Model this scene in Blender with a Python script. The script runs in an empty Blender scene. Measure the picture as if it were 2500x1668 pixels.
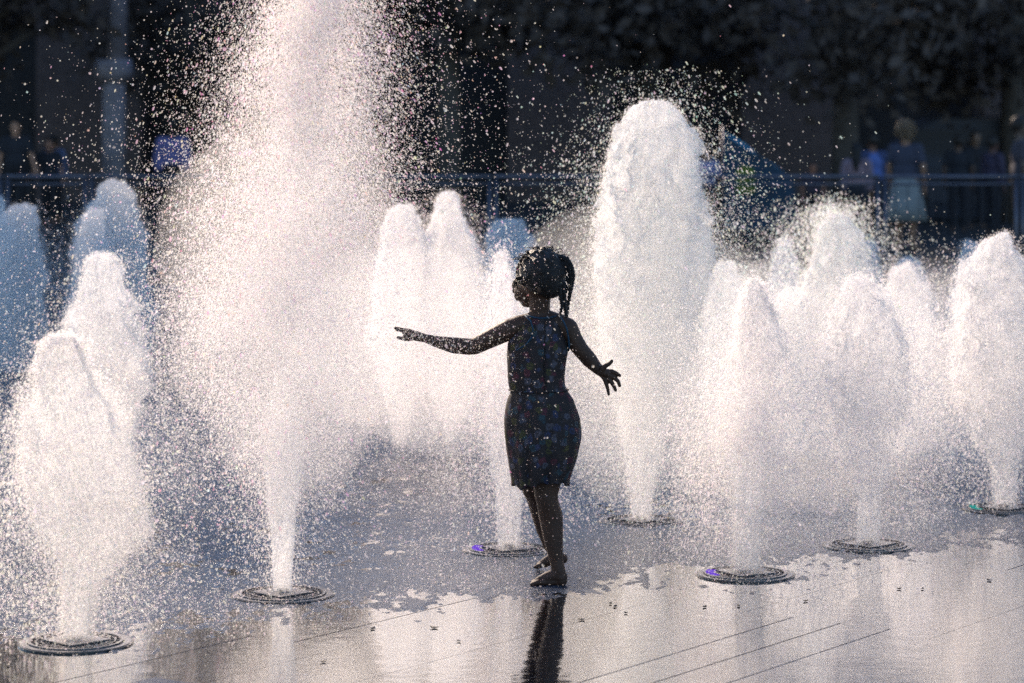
import bpy, math, random
import numpy as np
from mathutils import Vector

R = math.radians
random.seed(7)
RNG = np.random.default_rng(11)
SC = bpy.context.scene
COL = SC.collection

# ------------------------------------------------------------------ camera, world, sun, exposure
F_PX = 6580.0          # focal length in photograph pixels (2500 wide)
CAM_H = 1.6
HOR = 310.0            # photograph row of the horizon
def at(px, py, Y):
    return Vector(((px - 1250.0) / F_PX * Y, Y, CAM_H - (py - HOR) / F_PX * Y))
def gY(py):            # distance of the ground seen at row py
    return F_PX * CAM_H / (py - HOR)

cd = bpy.data.cameras.new("camera")
cam = bpy.data.objects.new("camera", cd); COL.objects.link(cam)
cam.location = (0, 0, CAM_H); cam.rotation_euler = (R(90), 0, 0)
cd.sensor_width = 36.0; cd.lens = 36.0 * F_PX / 2500.0
cd.shift_y = -(834.0 - HOR) / 2500.0
cd.clip_start = 0.1; cd.clip_end = 1000
cd.dof.use_dof = True; cd.dof.focus_distance = 9.4; cd.dof.aperture_fstop = 3.2
SC.camera = cam

SUN_EL, SUN_AZ = 27.0, -28.0      # behind the fountains, a little to the left
world = bpy.data.worlds.new("World"); SC.world = world; world.use_nodes = True
nt = world.node_tree; nt.nodes.clear()
sky = nt.nodes.new("ShaderNodeTexSky"); sky.sky_type = 'NISHITA'; sky.sun_disc = False
sky.sun_elevation = R(SUN_EL); sky.sun_rotation = R(SUN_AZ); sky.air_density = 1.0; sky.dust_density = 0.2; sky.ozone_density = 4.0
bg = nt.nodes.new("ShaderNodeBackground"); bg.inputs[1].default_value = 0.13
wo = nt.nodes.new("ShaderNodeOutputWorld")
nt.links.new(sky.outputs[0], bg.inputs[0]); nt.links.new(bg.outputs[0], wo.inputs[0])
sl = bpy.data.lights.new("sun", 'SUN'); sl.energy = 5.0; sl.angle = R(0.5); sl.color = (1.0, 0.80, 0.63)
sun = bpy.data.objects.new("sun", sl); COL.objects.link(sun)
dvec = Vector((math.sin(R(SUN_AZ)) * math.cos(R(SUN_EL)), math.cos(R(SUN_AZ)) * math.cos(R(SUN_EL)), math.sin(R(SUN_EL))))
sun.rotation_euler = dvec.to_track_quat('Z', 'Y').to_euler()
vs = SC.view_settings; vs.view_transform = 'Standard'; vs.look = 'None'; vs.gamma = 1.0; vs.use_curve_mapping = False
vs.exposure = 0.6
cy = SC.cycles
cy.max_bounces = 8; cy.diffuse_bounces = 4; cy.glossy_bounces = 3; cy.transmission_bounces = 3
cy.transparent_max_bounces = 28; cy.caustics_reflective = False; cy.caustics_refractive = False
cy.sample_clamp_indirect = 6.0; cy.sample_clamp_direct = 12.0; cy.volume_bounces = 2
cy.use_denoising = False

# ------------------------------------------------------------------ helpers
def tag(o, label=None, cat=None, group=None, kind=None):
    if label: o['label'] = label
    if cat: o['category'] = cat
    if group: o['group'] = group
    if kind: o['kind'] = kind
    return o
def empty(name, loc=(0, 0, 0), label=None, cat=None, group=None):
    o = bpy.data.objects.new(name, None); COL.objects.link(o); o.location = loc
    return tag(o, label, cat, group)
def link(name, me, mat=None, parent=None, smooth=False):
    o = bpy.data.objects.new(name, me); COL.objects.link(o)
    if mat is not None and not me.materials: me.materials.append(mat)
    if parent is not None: o.parent = parent
    if smooth and len(me.polygons):
        me.polygons.foreach_set('use_smooth', np.ones(len(me.polygons), dtype=bool))
    return o
def np_mesh(name, V, F):
    """quads or tris as an (n,k) array"""
    V = np.asarray(V, dtype=np.float32); F = np.asarray(F, dtype=np.int32)
    me = bpy.data.meshes.new(name); n, k = F.shape
    me.vertices.add(len(V)); me.vertices.foreach_set('co', V.ravel())
    me.loops.add(n * k); me.loops.foreach_set('vertex_index', F.ravel())
    me.polygons.add(n)
    me.polygons.foreach_set('loop_start', np.arange(0, n * k, k, dtype=np.int32))
    try: me.polygons.foreach_set('loop_total', np.full(n, k, dtype=np.int32))
    except Exception: pass
    me.update(calc_edges=True); me.validate()
    return me
class MB:
    def __init__(s): s.v = []; s.f = []
    def box(s, c, d, rz=0.0):
        n = len(s.v); c = Vector(c); cr, sr = math.cos(rz), math.sin(rz)
        for z in (-1, 1):
            for x, y in ((-1, -1), (1, -1), (1, 1), (-1, 1)):
                X, Y = x * d[0] / 2, y * d[1] / 2
                s.v.append((c.x + X * cr - Y * sr, c.y + X * sr + Y * cr, c.z + z * d[2] / 2))
        for q in ((0, 3, 2, 1), (4, 5, 6, 7), (0, 1, 5, 4), (1, 2, 6, 5), (2, 3, 7, 6), (3, 0, 4, 7)):
            s.f.append([n + i for i in q])
        return s
    def tube(s, pts, rad, seg=8, cap=True):
        pts = [Vector(p) for p in pts]; m = len(pts)
        if not hasattr(rad, '__len__'): rad = [rad] * m
        n = len(s.v); up = Vector((0, 0, 1))
        for i, p in enumerate(pts):
            t = (pts[min(i + 1, m - 1)] - pts[max(i - 1, 0)]).normalized()
            a = t.cross(up if abs(t.z) < 0.95 else Vector((1, 0, 0))).normalized(); b = a.cross(t).normalized()
            for k in range(seg):
                w = 2 * math.pi * k / seg
                s.v.append(tuple(p + (a * math.cos(w) + b * math.sin(w)) * rad[i]))
        for i in range(m - 1):
            for k in range(seg):
                k2 = (k + 1) % seg
                s.f.append([n + i * seg + k, n + i * seg + k2, n + (i + 1) * seg + k2, n + (i + 1) * seg + k])
        if cap:
            s.f.append([n + k for k in range(seg)][::-1]); s.f.append([n + (m - 1) * seg + k for k in range(seg)])
        return s
    def ball(s, c, r, seg=12, rings=8, sc=(1, 1, 1), rot=None):
        n = len(s.v); c = Vector(c)
        def P(v):
            v = Vector((v[0] * sc[0], v[1] * sc[1], v[2] * sc[2]))
            if rot is not None: v = rot @ v
            return tuple(c + v)
        s.v.append(P((0, 0, -r)))
        for i in range(1, rings):
            ph = -math.pi / 2 + math.pi * i / rings
            for k in range(seg):
                w = 2 * math.pi * k / seg
                s.v.append(P((r * math.cos(ph) * math.cos(w), r * math.cos(ph) * math.sin(w), r * math.sin(ph))))
        s.v.append(P((0, 0, r))); top = len(s.v) - 1
        for k in range(seg):
            k2 = (k + 1) % seg
            s.f.append([n, n + 1 + k2, n + 1 + k]); s.f.append([top, n + 1 + (rings - 2) * seg + k, n + 1 + (rings - 2) * seg + k2])
            for i in range(rings - 2):
                s.f.append([n + 1 + i * seg + k, n + 1 + i * seg + k2, n + 1 + (i + 1) * seg + k2, n + 1 + (i + 1) * seg + k])
        return s
    def cap(s, p0, r0, p1, r1, seg=12):
        """tapered limb with round ends"""
        p0, p1 = Vector(p0), Vector(p1)
        s.tube([p0, (p0 + p1) / 2, p1], [r0, (r0 + r1) / 2, r1], seg)
        s.ball(p0, r0, seg, 8); s.ball(p1, r1, seg, 8)
        return s
    def chain(s, *pr, seg=12):
        for (p0, r0), (p1, r1) in zip(pr[:-1], pr[1:]): s.cap(p0, r0, p1, r1, seg)
        return s
    def mesh(s, name):
        me = bpy.data.meshes.new(name); me.from_pydata(s.v, [], s.f); me.update(); return me
    def build(s, name, mat, parent=None, smooth=False):
        return link(name, s.mesh(name), mat, parent, smooth)
    def fused(s, name, mat, parent=None, voxel=0.006, smooth_it=4):
        """one continuous skin round all the added shapes"""
        tmp = bpy.data.objects.new('tmp', s.mesh('tmp')); COL.objects.link(tmp)
        m = tmp.modifiers.new('r', 'REMESH'); m.mode = 'VOXEL'; m.voxel_size = voxel; m.use_smooth_shade = True
        if smooth_it:
            q = tmp.modifiers.new('s', 'SMOOTH'); q.factor = 0.5; q.iterations = smooth_it
        dg = bpy.context.evaluated_depsgraph_get()
        me = bpy.data.meshes.new_from_object(tmp.evaluated_get(dg)); me.name = name
        old = tmp.data; bpy.data.objects.remove(tmp); bpy.data.meshes.remove(old)
        return link(name, me, mat, parent, True)

def _hash(ix, iy, iz, seed):
    h = (ix.astype(np.int64) * 374761393 + iy.astype(np.int64) * 668265263 + iz.astype(np.int64) * 2147483647 + seed * 974634777) & 0xffffffff
    h = ((h ^ (h >> 13)) * 1274126177) & 0xffffffff
    h = h ^ (h >> 16)
    return (h & 0xffff) / 32767.5 - 1.0
def vnoise(x, y, z, seed=0):
    x, y, z = np.broadcast_arrays(x, y, z)
    ix, iy, iz = np.floor(x).astype(int), np.floor(y).astype(int), np.floor(z).astype(int)
    fx, fy, fz = x - ix, y - iy, z - iz
    u, v, w = [t * t * (3 - 2 * t) for t in (fx, fy, fz)]
    def L(a, b, t): return a + (b - a) * t
    c = {}
    for a in (0, 1):
        for b in (0, 1):
            for d in (0, 1): c[a, b, d] = _hash(ix + a, iy + b, iz + d, seed)
    return L(L(L(c[0,0,0], c[1,0,0], u), L(c[0,1,0], c[1,1,0], u), v), L(L(c[0,0,1], c[1,0,1], u), L(c[0,1,1], c[1,1,1], u), v), w)
def fbm(x, y, z, octv=4, seed=0, gain=0.5):
    a, s, f = 1.0, 0.0, 1.0
    for i in range(octv):
        s = s + a * vnoise(x * f, y * f, z * f, seed + i * 17); a *= gain; f *= 2.03
    return s

# ------------------------------------------------------------------ materials
def mat_new(name):
    m = bpy.data.materials.new(name); m.use_nodes = True; m.node_tree.nodes.clear()
    n = m.node_tree.nodes; l = m.node_tree.links
    out = n.new("ShaderNodeOutputMaterial")
    return m, n, l, out
def simple(name, col, rough=0.6, metal=0.0, var=0.25, scale=8.0, bump=0.0, bscale=60.0, coat=0.0, ior=1.45, transl=0.0):
    m, n, l, out = mat_new(name)
    p = n.new("ShaderNodeBsdfPrincipled")
    p.inputs['Roughness'].default_value = rough; p.inputs['Metallic'].default_value = metal
    p.inputs['Coat Weight'].default_value = coat; p.inputs['Coat Roughness'].default_value = 0.05; p.inputs['IOR'].default_value = ior
    tc = n.new("ShaderNodeTexCoord"); nz = n.new("ShaderNodeTexNoise"); nz.inputs['Scale'].default_value = scale; nz.inputs['Detail'].default_value = 6
    cr = n.new("ShaderNodeValToRGB")
    cr.color_ramp.elements[0].color = tuple(c * (1 - var) for c in col) + (1,)
    cr.color_ramp.elements[1].color = tuple(min(1, c * (1 + var)) for c in col) + (1,)
    cr.color_ramp.elements[0].position = .3; cr.color_ramp.elements[1].position = .7
    l.new(tc.outputs['Object'], nz.inputs['Vector']); l.new(nz.outputs['Fac'], cr.inputs[0]); l.new(cr.outputs[0], p.inputs['Base Color'])
    if bump:
        n2 = n.new("ShaderNodeTexNoise"); n2.inputs['Scale'].default_value = bscale; n2.inputs['Detail'].default_value = 4
        b = n.new("ShaderNodeBump"); b.inputs['Strength'].default_value = bump; b.inputs['Distance'].default_value = 0.01
        l.new(tc.outputs['Object'], n2.inputs['Vector']); l.new(n2.outputs['Fac'], b.inputs['Height']); l.new(b.outputs[0], p.inputs['Normal'])
    if transl:
        t = n.new("ShaderNodeBsdfTranslucent"); l.new(cr.outputs[0], t.inputs[0])
        mx = n.new("ShaderNodeMixShader"); mx.inputs[0].default_value = transl
        l.new(p.outputs[0], mx.inputs[1]); l.new(t.outputs[0], mx.inputs[2]); l.new(mx.outputs[0], out.inputs[0])
    else: l.new(p.outputs[0], out.inputs[0])
    return m

def drop_material():
    m, n, l, out = mat_new("water_droplet")
    at_ = n.new("ShaderNodeAttribute"); at_.attribute_name = "tint"
    tr = n.new("ShaderNodeBsdfTransparent"); tr.inputs[0].default_value = (1, 1, 1, 1)
    tl = n.new("ShaderNodeBsdfTranslucent"); df = n.new("ShaderNodeBsdfDiffuse")
    l.new(at_.outputs['Color'], tl.inputs[0]); l.new(at_.outputs['Color'], df.inputs[0])
    a = n.new("ShaderNodeMixShader"); a.inputs[0].default_value = 0.15
    l.new(tl.outputs[0], a.inputs[1]); l.new(df.outputs[0], a.inputs[2])
    b = n.new("ShaderNodeMixShader"); b.inputs[0].default_value = 0.31
    l.new(tr.outputs[0], b.inputs[1]); l.new(a.outputs[0], b.inputs[2]); l.new(b.outputs[0], out.inputs[0])
    return m
def foam_material():
    m, n, l, out = mat_new("aerated_water")
    tc = n.new("ShaderNodeTexCoord")
    de = n.new("ShaderNodeAttribute"); de.attribute_name = "foam_amount"
    mp = n.new("ShaderNodeMapping"); mp.inputs['Scale'].default_value = (1, 1, 0.55)
    n1 = n.new("ShaderNodeTexNoise"); n1.inputs['Scale'].default_value = 95; n1.inputs['Detail'].default_value = 3; n1.inputs['Roughness'].default_value = .7
    n2 = n.new("ShaderNodeTexNoise"); n2.inputs['Scale'].default_value = 9; n2.inputs['Detail'].default_value = 4
    l.new(tc.outputs['Object'], mp.inputs[0]); l.new(mp.outputs[0], n1.inputs['Vector']); l.new(mp.outputs[0], n2.inputs['Vector'])
    # opacity = density + speckle
    def math_(op, a, b, clamp=False):
        q = n.new("ShaderNodeMath"); q.operation = op; q.use_clamp = clamp
        for i, v in enumerate((a, b)):
            if hasattr(v, 'links') or hasattr(v, 'node'): l.new(v, q.inputs[i])
            else: q.inputs[i].default_value = v
        return q.outputs[0]
    s1 = math_('MULTIPLY', math_('SUBTRACT', n1.outputs['Fac'], 0.5), 3.4)
    s2 = math_('MULTIPLY', math_('SUBTRACT', n2.outputs['Fac'], 0.5), 1.6)
    s = math_('ADD', s1, s2)
    op = math_('ADD', math_('MULTIPLY', de.outputs['Fac'], 0.42), math_('MULTIPLY', s, 0.40), False)
    op = math_('MINIMUM', math_('MAXIMUM', op, 0.0), 0.50)
    tr = n.new("ShaderNodeBsdfTransparent")
    tl = n.new("ShaderNodeBsdfTranslucent"); tl.inputs[0].default_value = (.99, .99, .99, 1)
    df = n.new("ShaderNodeBsdfDiffuse"); df.inputs[0].default_value = (.9, .9, .92, 1)
    bp = n.new("ShaderNodeBump"); bp.inputs['Strength'].default_value = 0.9; bp.inputs['Distance'].default_value = 0.02
    n3 = n.new("ShaderNodeTexNoise"); n3.inputs['Scale'].default_value = 38; n3.inputs['Detail'].default_value = 5
    l.new(mp.outputs[0], n3.inputs['Vector']); l.new(n3.outputs['Fac'], bp.inputs['Height'])
    l.new(bp.outputs[0], tl.inputs['Normal']); l.new(bp.outputs[0], df.inputs['Normal'])
    a = n.new("ShaderNodeMixShader"); a.inputs[0].default_value = 0.3
    l.new(tl.outputs[0], a.inputs[1]); l.new(df.outputs[0], a.inputs[2])
    b = n.new("ShaderNodeMixShader"); l.new(op, b.inputs[0])
    l.new(tr.outputs[0], b.inputs[1]); l.new(a.outputs[0], b.inputs[2]); l.new(b.outputs[0], out.inputs[0])
    v = n.new("ShaderNodeVolumePrincipled"); v.inputs['Color'].default_value = (.99, .99, .99, 1)
    v.inputs['Density'].default_value = 3.0; v.inputs['Anisotropy'].default_value = .55; l.new(v.outputs[0], out.inputs['Volume'])
    return m
def wet_stone(name, col, calm=True):
    m, n, l, out = mat_new(name)
    p = n.new("ShaderNodeBsdfPrincipled"); p.inputs['IOR'].default_value = 1.6
    p.inputs['Coat Weight'].default_value = 0.0; p.inputs['Coat IOR'].default_value = 1.36; p.inputs['Coat Roughness'].default_value = 0.06
    p.inputs['Roughness'].default_value = 0.30
    g = n.new("ShaderNodeNewGeometry")
    nz = n.new("ShaderNodeTexNoise"); nz.inputs['Scale'].default_value = 3.0; nz.inputs['Detail'].default_value = 8
    sp = n.new("ShaderNodeTexNoise"); sp.inputs['Scale'].default_value = 220.0; sp.inputs['Detail'].default_value = 2
    ad = n.new("ShaderNodeMath"); ad.operation = 'ADD'; cr = n.new("ShaderNodeValToRGB")
    cr.color_ramp.elements[0].color = tuple(c * .55 for c in col) + (1,); cr.color_ramp.elements[1].color = tuple(c * 1.5 for c in col) + (1,)
    cr.color_ramp.elements[0].position = .7; cr.color_ramp.elements[1].position = 1.35 - .05
    oi = n.new("ShaderNodeObjectInfo")
    l.new(g.outputs['Position'], nz.inputs['Vector']); l.new(g.outputs['Position'], sp.inputs['Vector'])
    l.new(nz.outputs['Fac'], ad.inputs[0]); l.new(sp.outputs['Fac'], ad.inputs[1]); l.new(ad.outputs[0], cr.inputs[0])
    hs = n.new("ShaderNodeHueSaturation"); mr = n.new("ShaderNodeMapRange"); mr.inputs[3].default_value = .75; mr.inputs[4].default_value = 1.25
    l.new(oi.outputs['Random'], mr.inputs[0]); l.new(mr.outputs[0], hs.inputs['Value']); l.new(cr.outputs[0], hs.inputs['Color'])
    l.new(hs.outputs[0], p.inputs['Base Color'])
    # film of water: long shallow ripples and small dimples
    mp = n.new("ShaderNodeMapping"); mp.inputs['Rotation'].default_value = (0, 0, R(28)); mp.inputs['Scale'].default_value = (0.6, 1.0, 1)
    r1 = n.new("ShaderNodeTexNoise"); r1.inputs['Scale'].default_value = 5.5; r1.inputs['Detail'].default_value = 3
    r2 = n.new("ShaderNodeTexNoise"); r2.inputs['Scale'].default_value = 70; r2.inputs['Detail'].default_value = 3
    l.new(g.outputs['Position'], mp.inputs[0]); l.new(mp.outputs[0], r1.inputs['Vector']); l.new(mp.outputs[0], r2.inputs['Vector'])
    b1 = n.new("ShaderNodeBump"); b1.inputs['Strength'].default_value = 0.15; b1.inputs['Distance'].default_value = 0.010
    b2 = n.new("ShaderNodeBump"); b2.inputs['Strength'].default_value = 0.2; b2.inputs['Distance'].default_value = 0.0010
    l.new(r1.outputs['Fac'], b1.inputs['Height']); l.new(r2.outputs['Fac'], b2.inputs['Height']); l.new(b1.outputs[0], b2.inputs['Normal'])
    l.new(b2.outputs[0], p.inputs['Coat Normal']); l.new(b2.outputs[0], p.inputs['Normal'])
    l.new(p.outputs[0], out.inputs[0])
    return m
def film_material():
    m, n, l, out = mat_new("splashed_water")
    p = n.new("ShaderNodeBsdfPrincipled"); p.inputs['IOR'].default_value = 1.42; p.inputs['Roughness'].default_value = 0.13
    p.inputs['Base Color'].default_value = (0.060, 0.075, 0.105, 1)
    g = n.new("ShaderNodeNewGeometry")
    r2 = n.new("ShaderNodeTexNoise"); r2.inputs['Scale'].default_value = 260; r2.inputs['Detail'].default_value = 3
    b2 = n.new("ShaderNodeBump"); b2.inputs['Strength'].default_value = 0.8; b2.inputs['Distance'].default_value = 0.0025
    l.new(g.outputs['Position'], r2.inputs['Vector']); l.new(r2.outputs['Fac'], b2.inputs['Height']); l.new(b2.outputs[0], p.inputs['Normal'])
    l.new(p.outputs[0], out.inputs[0])
    return m
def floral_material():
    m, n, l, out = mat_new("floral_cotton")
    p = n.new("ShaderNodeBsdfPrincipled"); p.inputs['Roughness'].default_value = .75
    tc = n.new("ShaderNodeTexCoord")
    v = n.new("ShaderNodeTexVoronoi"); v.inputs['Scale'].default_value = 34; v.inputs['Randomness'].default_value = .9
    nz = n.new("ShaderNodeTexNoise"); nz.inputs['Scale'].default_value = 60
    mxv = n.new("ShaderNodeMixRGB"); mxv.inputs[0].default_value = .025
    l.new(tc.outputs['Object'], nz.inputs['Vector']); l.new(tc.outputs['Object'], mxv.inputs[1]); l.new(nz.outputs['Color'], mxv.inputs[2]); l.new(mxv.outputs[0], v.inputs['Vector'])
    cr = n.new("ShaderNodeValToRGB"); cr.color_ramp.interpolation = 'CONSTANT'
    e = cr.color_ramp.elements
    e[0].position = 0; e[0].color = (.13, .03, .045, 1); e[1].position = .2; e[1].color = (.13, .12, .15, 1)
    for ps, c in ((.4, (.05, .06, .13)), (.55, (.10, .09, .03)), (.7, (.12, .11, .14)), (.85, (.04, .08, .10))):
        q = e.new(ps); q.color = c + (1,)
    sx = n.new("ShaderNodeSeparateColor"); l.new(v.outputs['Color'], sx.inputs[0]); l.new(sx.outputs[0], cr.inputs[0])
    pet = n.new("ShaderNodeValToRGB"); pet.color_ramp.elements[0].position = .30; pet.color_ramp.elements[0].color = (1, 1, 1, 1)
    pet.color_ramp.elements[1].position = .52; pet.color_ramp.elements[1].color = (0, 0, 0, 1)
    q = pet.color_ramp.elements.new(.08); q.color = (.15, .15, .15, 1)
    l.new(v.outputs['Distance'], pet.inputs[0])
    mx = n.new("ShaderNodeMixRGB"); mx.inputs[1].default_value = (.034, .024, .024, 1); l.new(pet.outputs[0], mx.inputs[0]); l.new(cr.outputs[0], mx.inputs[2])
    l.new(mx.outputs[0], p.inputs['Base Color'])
    t = n.new("ShaderNodeBsdfTranslucent"); l.new(mx.outputs[0], t.inputs[0])
    ms = n.new("ShaderNodeMixShader"); ms.inputs[0].default_value = .22; l.new(p.outputs[0], ms.inputs[1]); l.new(t.outputs[0], ms.inputs[2])
    l.new(ms.outputs[0], out.inputs[0])
    return m

M_DROP = drop_material(); M_FOAM = foam_material()
M_SLAB = wet_stone("wet_granite", (.11, .11, .12)); M_BED = simple("joint_sand", (.014, .013, .014), .9); M_FILM = film_material()
M_ASPH = simple("dry_asphalt", (.035, .035, .038), .9, bump=.3)
M_STEEL = simple("galvanised_steel", (.15, .15, .18), .5, 1.0, var=.12)
M_GRSTEEL = simple("wet_steel", (.13, .13, .145), .45, 1.0, var=.15, coat=.6)
M_CAST = simple("cast_iron", (.02, .02, .022), .4, .6, coat=.5)
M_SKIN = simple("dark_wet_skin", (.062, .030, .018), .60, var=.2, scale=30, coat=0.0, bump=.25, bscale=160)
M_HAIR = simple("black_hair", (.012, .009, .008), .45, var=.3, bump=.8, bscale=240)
M_DRESS = floral_material()
M_TRIM = simple("blue_piping", (.015, .055, .10), .6)
M_EYE = simple("eye_white", (.6, .58, .55), .2, var=.02)
M_LEAF = simple("dark_foliage", (.090, .072, .064), .85, var=.25, scale=1.2)
M_BARK = simple("bark", (.09, .078, .07), .9, bump=.6, bscale=12)
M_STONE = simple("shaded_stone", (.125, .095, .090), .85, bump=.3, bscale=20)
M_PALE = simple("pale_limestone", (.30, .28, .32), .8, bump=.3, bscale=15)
M_GLASS = simple("dark_window_glass", (.03, .03, .036), .6)

# ------------------------------------------------------------------ ground
# joints run at 55 degrees and -35 degrees, slabs 0.175 x 0.632 m
PAV = math.radians(55.0); PW, PL = 0.1765, 0.632
U = Vector((math.cos(PAV), math.sin(PAV))); W = Vector((math.sin(PAV), -math.cos(PAV)))   # along, across
GROUND = link('ground', MB().box((0, 45, -0.265), (160, 130, 0.5)).mesh('ground'), M_BED)
tag(GROUND, kind='structure')
asph = link('asphalt_yard', MB().box((0, 67.9, -0.125), (150, 80, 0.25)).mesh('asphalt_yard'), M_ASPH); tag(asph, kind='structure')   # from Y 27.9 on

def slab_mesh(name, w, l_, h=0.014, b=0.003):
    v = []
    for (x, y, z) in ((w/2, l_/2, -h), (w/2, l_/2, -b), (w/2 - b, l_/2 - b, 0)):
        v += [(-y, -x, z), (y, -x, z), (y, x, z), (-y, x, z)]
    f = [[8, 9, 10, 11]]
    for r in (0, 4):
        for k in range(4): f.append([r + k, r + (k + 1) % 4, r + 4 + (k + 1) % 4, r + 4 + k])
    me = bpy.data.meshes.new(name); me.from_pydata(v, [], f); me.update(); me.materials.append(M_SLAB); return me
SLAB = slab_mesh('paving_slab', PW - .004, PL - .004)
cells = []
offW, offU = 4.113 % PW, 7.72 % PL
for i in range(-260, 260):
    for j in range(-70, 90):
        wv = -(i * PW) ; uv = j * PL
        cw = wv - offW + PW / 2; cu = uv + offU + PL / 2
        X = U.x * cu + W.x * cw; Y = U.y * cu + W.y * cw
        if 6.6 < Y < 27.2 and abs(X) < 0.21 * Y + 0.8: cells.append((Y, X, i, j))
cells.sort()
vis = [c for c in cells if c[0] > 7.55 and abs(c[1]) < c[0] * .19 + .15][:300]
vset = {(c[2], c[3]) for c in vis}
for (Y, X, i, j) in vis:
    o = link('paving_slab', SLAB, None, GROUND); o.location = (X, Y, random.uniform(-.0030, .0005)); o.rotation_euler = (random.uniform(-.002, .002), random.uniform(-.003, .003), PAV)
    o.matrix_parent_inverse.identity()
rest = [c for c in cells if (c[2], c[3]) not in vset]
sv = np.array([v.co for v in SLAB.vertices]); sf = np.array([list(p.vertices) for p in SLAB.polygons])
ca, sa = math.cos(PAV), math.sin(PAV)
rot = np.stack([sv[:, 0] * ca - sv[:, 1] * sa, sv[:, 0] * sa + sv[:, 1] * ca, sv[:, 2]], 1)
C = np.array([(c[1], c[0], 0) for c in rest]); C[:, 2] = RNG.uniform(-.0015, .0015, len(C))
V = (rot[None] + C[:, None]).reshape(-1, 3); Fq = (sf[None] + (np.arange(len(C)) * len(sv))[:, None, None]).reshape(-1, 4)
tag(link('distant_paving', np_mesh('distant_paving', V, Fq), M_SLAB, GROUND), kind='stuff')

mf, n_, l_, o_ = mat_new("standing_water")
tr_ = n_.new("ShaderNodeBsdfTransparent"); tr_.inputs[0].default_value = (.82, .86, .90, 1)
gl_ = n_.new("ShaderNodeBsdfGlossy"); gl_.inputs['Roughness'].default_value = .07
fr_ = n_.new("ShaderNodeFresnel"); fr_.inputs[0].default_value = 1.5
gg = n_.new("ShaderNodeNewGeometry"); mp_ = n_.new("ShaderNodeMapping"); mp_.inputs['Rotation'].default_value = (0, 0, R(28)); mp_.inputs['Scale'].default_value = (.6, 1, 1)
l_.new(gg.outputs['Position'], mp_.inputs[0]); prev = None
for sc_, st_, di_ in ((4.0, .18, .010), (17, .22, .004), (80, .12, .0006)):
    q_ = n_.new("ShaderNodeTexNoise"); q_.inputs['Scale'].default_value = sc_; q_.inputs['Detail'].default_value = 3; l_.new(mp_.outputs[0], q_.inputs['Vector'])
    b_ = n_.new("ShaderNodeBump"); b_.inputs['Strength'].default_value = st_; b_.inputs['Distance'].default_value = di_; l_.new(q_.outputs['Fac'], b_.inputs['Height'])
    if prev is not None: l_.new(prev, b_.inputs['Normal'])
    prev = b_.outputs[0]
l_.new(prev, gl_.inputs['Normal']); l_.new(prev, fr_.inputs['Normal'])
mu_ = n_.new('ShaderNodeMath'); mu_.operation = 'MULTIPLY'; mu_.use_clamp = True; mu_.inputs[1].default_value = 2.3; l_.new(fr_.outputs[0], mu_.inputs[0])
mx_ = n_.new("ShaderNodeMixShader"); l_.new(mu_.outputs[0], mx_.inputs[0]); l_.new(tr_.outputs[0], mx_.inputs[1]); l_.new(gl_.outputs[0], mx_.inputs[2]); l_.new(mx_.outputs[0], o_.inputs[0])
fv, ff = [], []
for (Y_, X_, i_, j_) in cells:
    if Y_ > 12.6: continue
    def jt(a, b, c): return ((math.sin(a * 12.9898 + b * 78.233 + c * 37.7) * 43758.5453) % 1.0)
    def gap(a, b, c):                       # some joints stand open, most are flooded
        q = jt(a, b // 2, c); return .0030 if q > .90 else (.0010 if q > .74 else -.0002)
    gl, gr = gap(i_ - 1, j_, 1), gap(i_, j_, 1)
    gb, gt = gap(i_ // 3, j_ - 1, 2), gap(i_ // 3, j_, 2)
    n0 = len(fv)
    for (w_, u_) in ((PW / 2 - gl, -PL / 2 + gb), (PW / 2 - gl, PL / 2 - gt), (-PW / 2 + gr, PL / 2 - gt), (-PW / 2 + gr, -PL / 2 + gb)):
        fv.append((X_ + W.x * w_ + U.x * u_, Y_ + W.y * w_ + U.y * u_, .0010))
    ff.append([n0, n0 + 1, n0 + 2, n0 + 3])
fm_ = np_mesh('standing_water', fv, ff)
tag(link('standing_water', fm_, mf), kind='structure')

# splashed, churning water lying on the paving round the jets
nx, ny = 520, 700
vv = np.linspace(0, 1, ny); Yr = 1.0 / (1 / 7.9 + (1 / 26.5 - 1 / 7.9) * vv)
uu = np.linspace(-1, 1, nx)
Yg = np.repeat(Yr[:, None], nx, 1); Xg = uu[None] * (0.205 * Yg + .1)
# edge of the churned area (row of the photograph by column), given as distance along X
edge_px = [(-200, 1600), (150, 1640), (450, 1600), (700, 1530), (900, 1520), (1100, 1500), (1250, 1520), (1330, 1500), (1500, 1450), (1700, 1430), (1900, 1450), (2100, 1420), (2300, 1380), (2500, 1340), (2800, 1320)]
ex = np.array([(p[0] - 1250) / F_PX * gY(p[1]) for p in edge_px]); ey = np.array([gY(p[1]) for p in edge_px])
Ye = np.interp(Xg, ex, ey) + 0.22 * fbm(Xg * 3, Yg * 3, 0 * Xg, 3, 5)
depth = np.clip((Yg - Ye) / 0.70 + .34 * fbm(Xg * 34, Yg * 13, 0 * Xg, 4, 61, .65), -1, 1)
h = 0.0032 * fbm(Xg * 13, Yg * 8, 0 * Xg, 2, 1, .5) + 0.0017 * fbm(Xg * 70, Yg * 38, 0 * Xg, 2, 2) + 0.0020 * np.maximum(fbm(Xg * 75, Yg * 60, 0 * Xg, 2, 9), 0)
patch = np.clip(0.75 + 0.6 * fbm(Xg * 1.6, Yg * .9, 0 * Xg, 3, 21), .15, 1.5)
Zg = -0.0035 + 0.0075 * depth + h * patch * np.clip(0.35 + depth, 0, 1)
V = np.stack([Xg, Yg, Zg], 2).reshape(-1, 3)
ii = np.arange(nx * ny).reshape(ny, nx)
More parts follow.
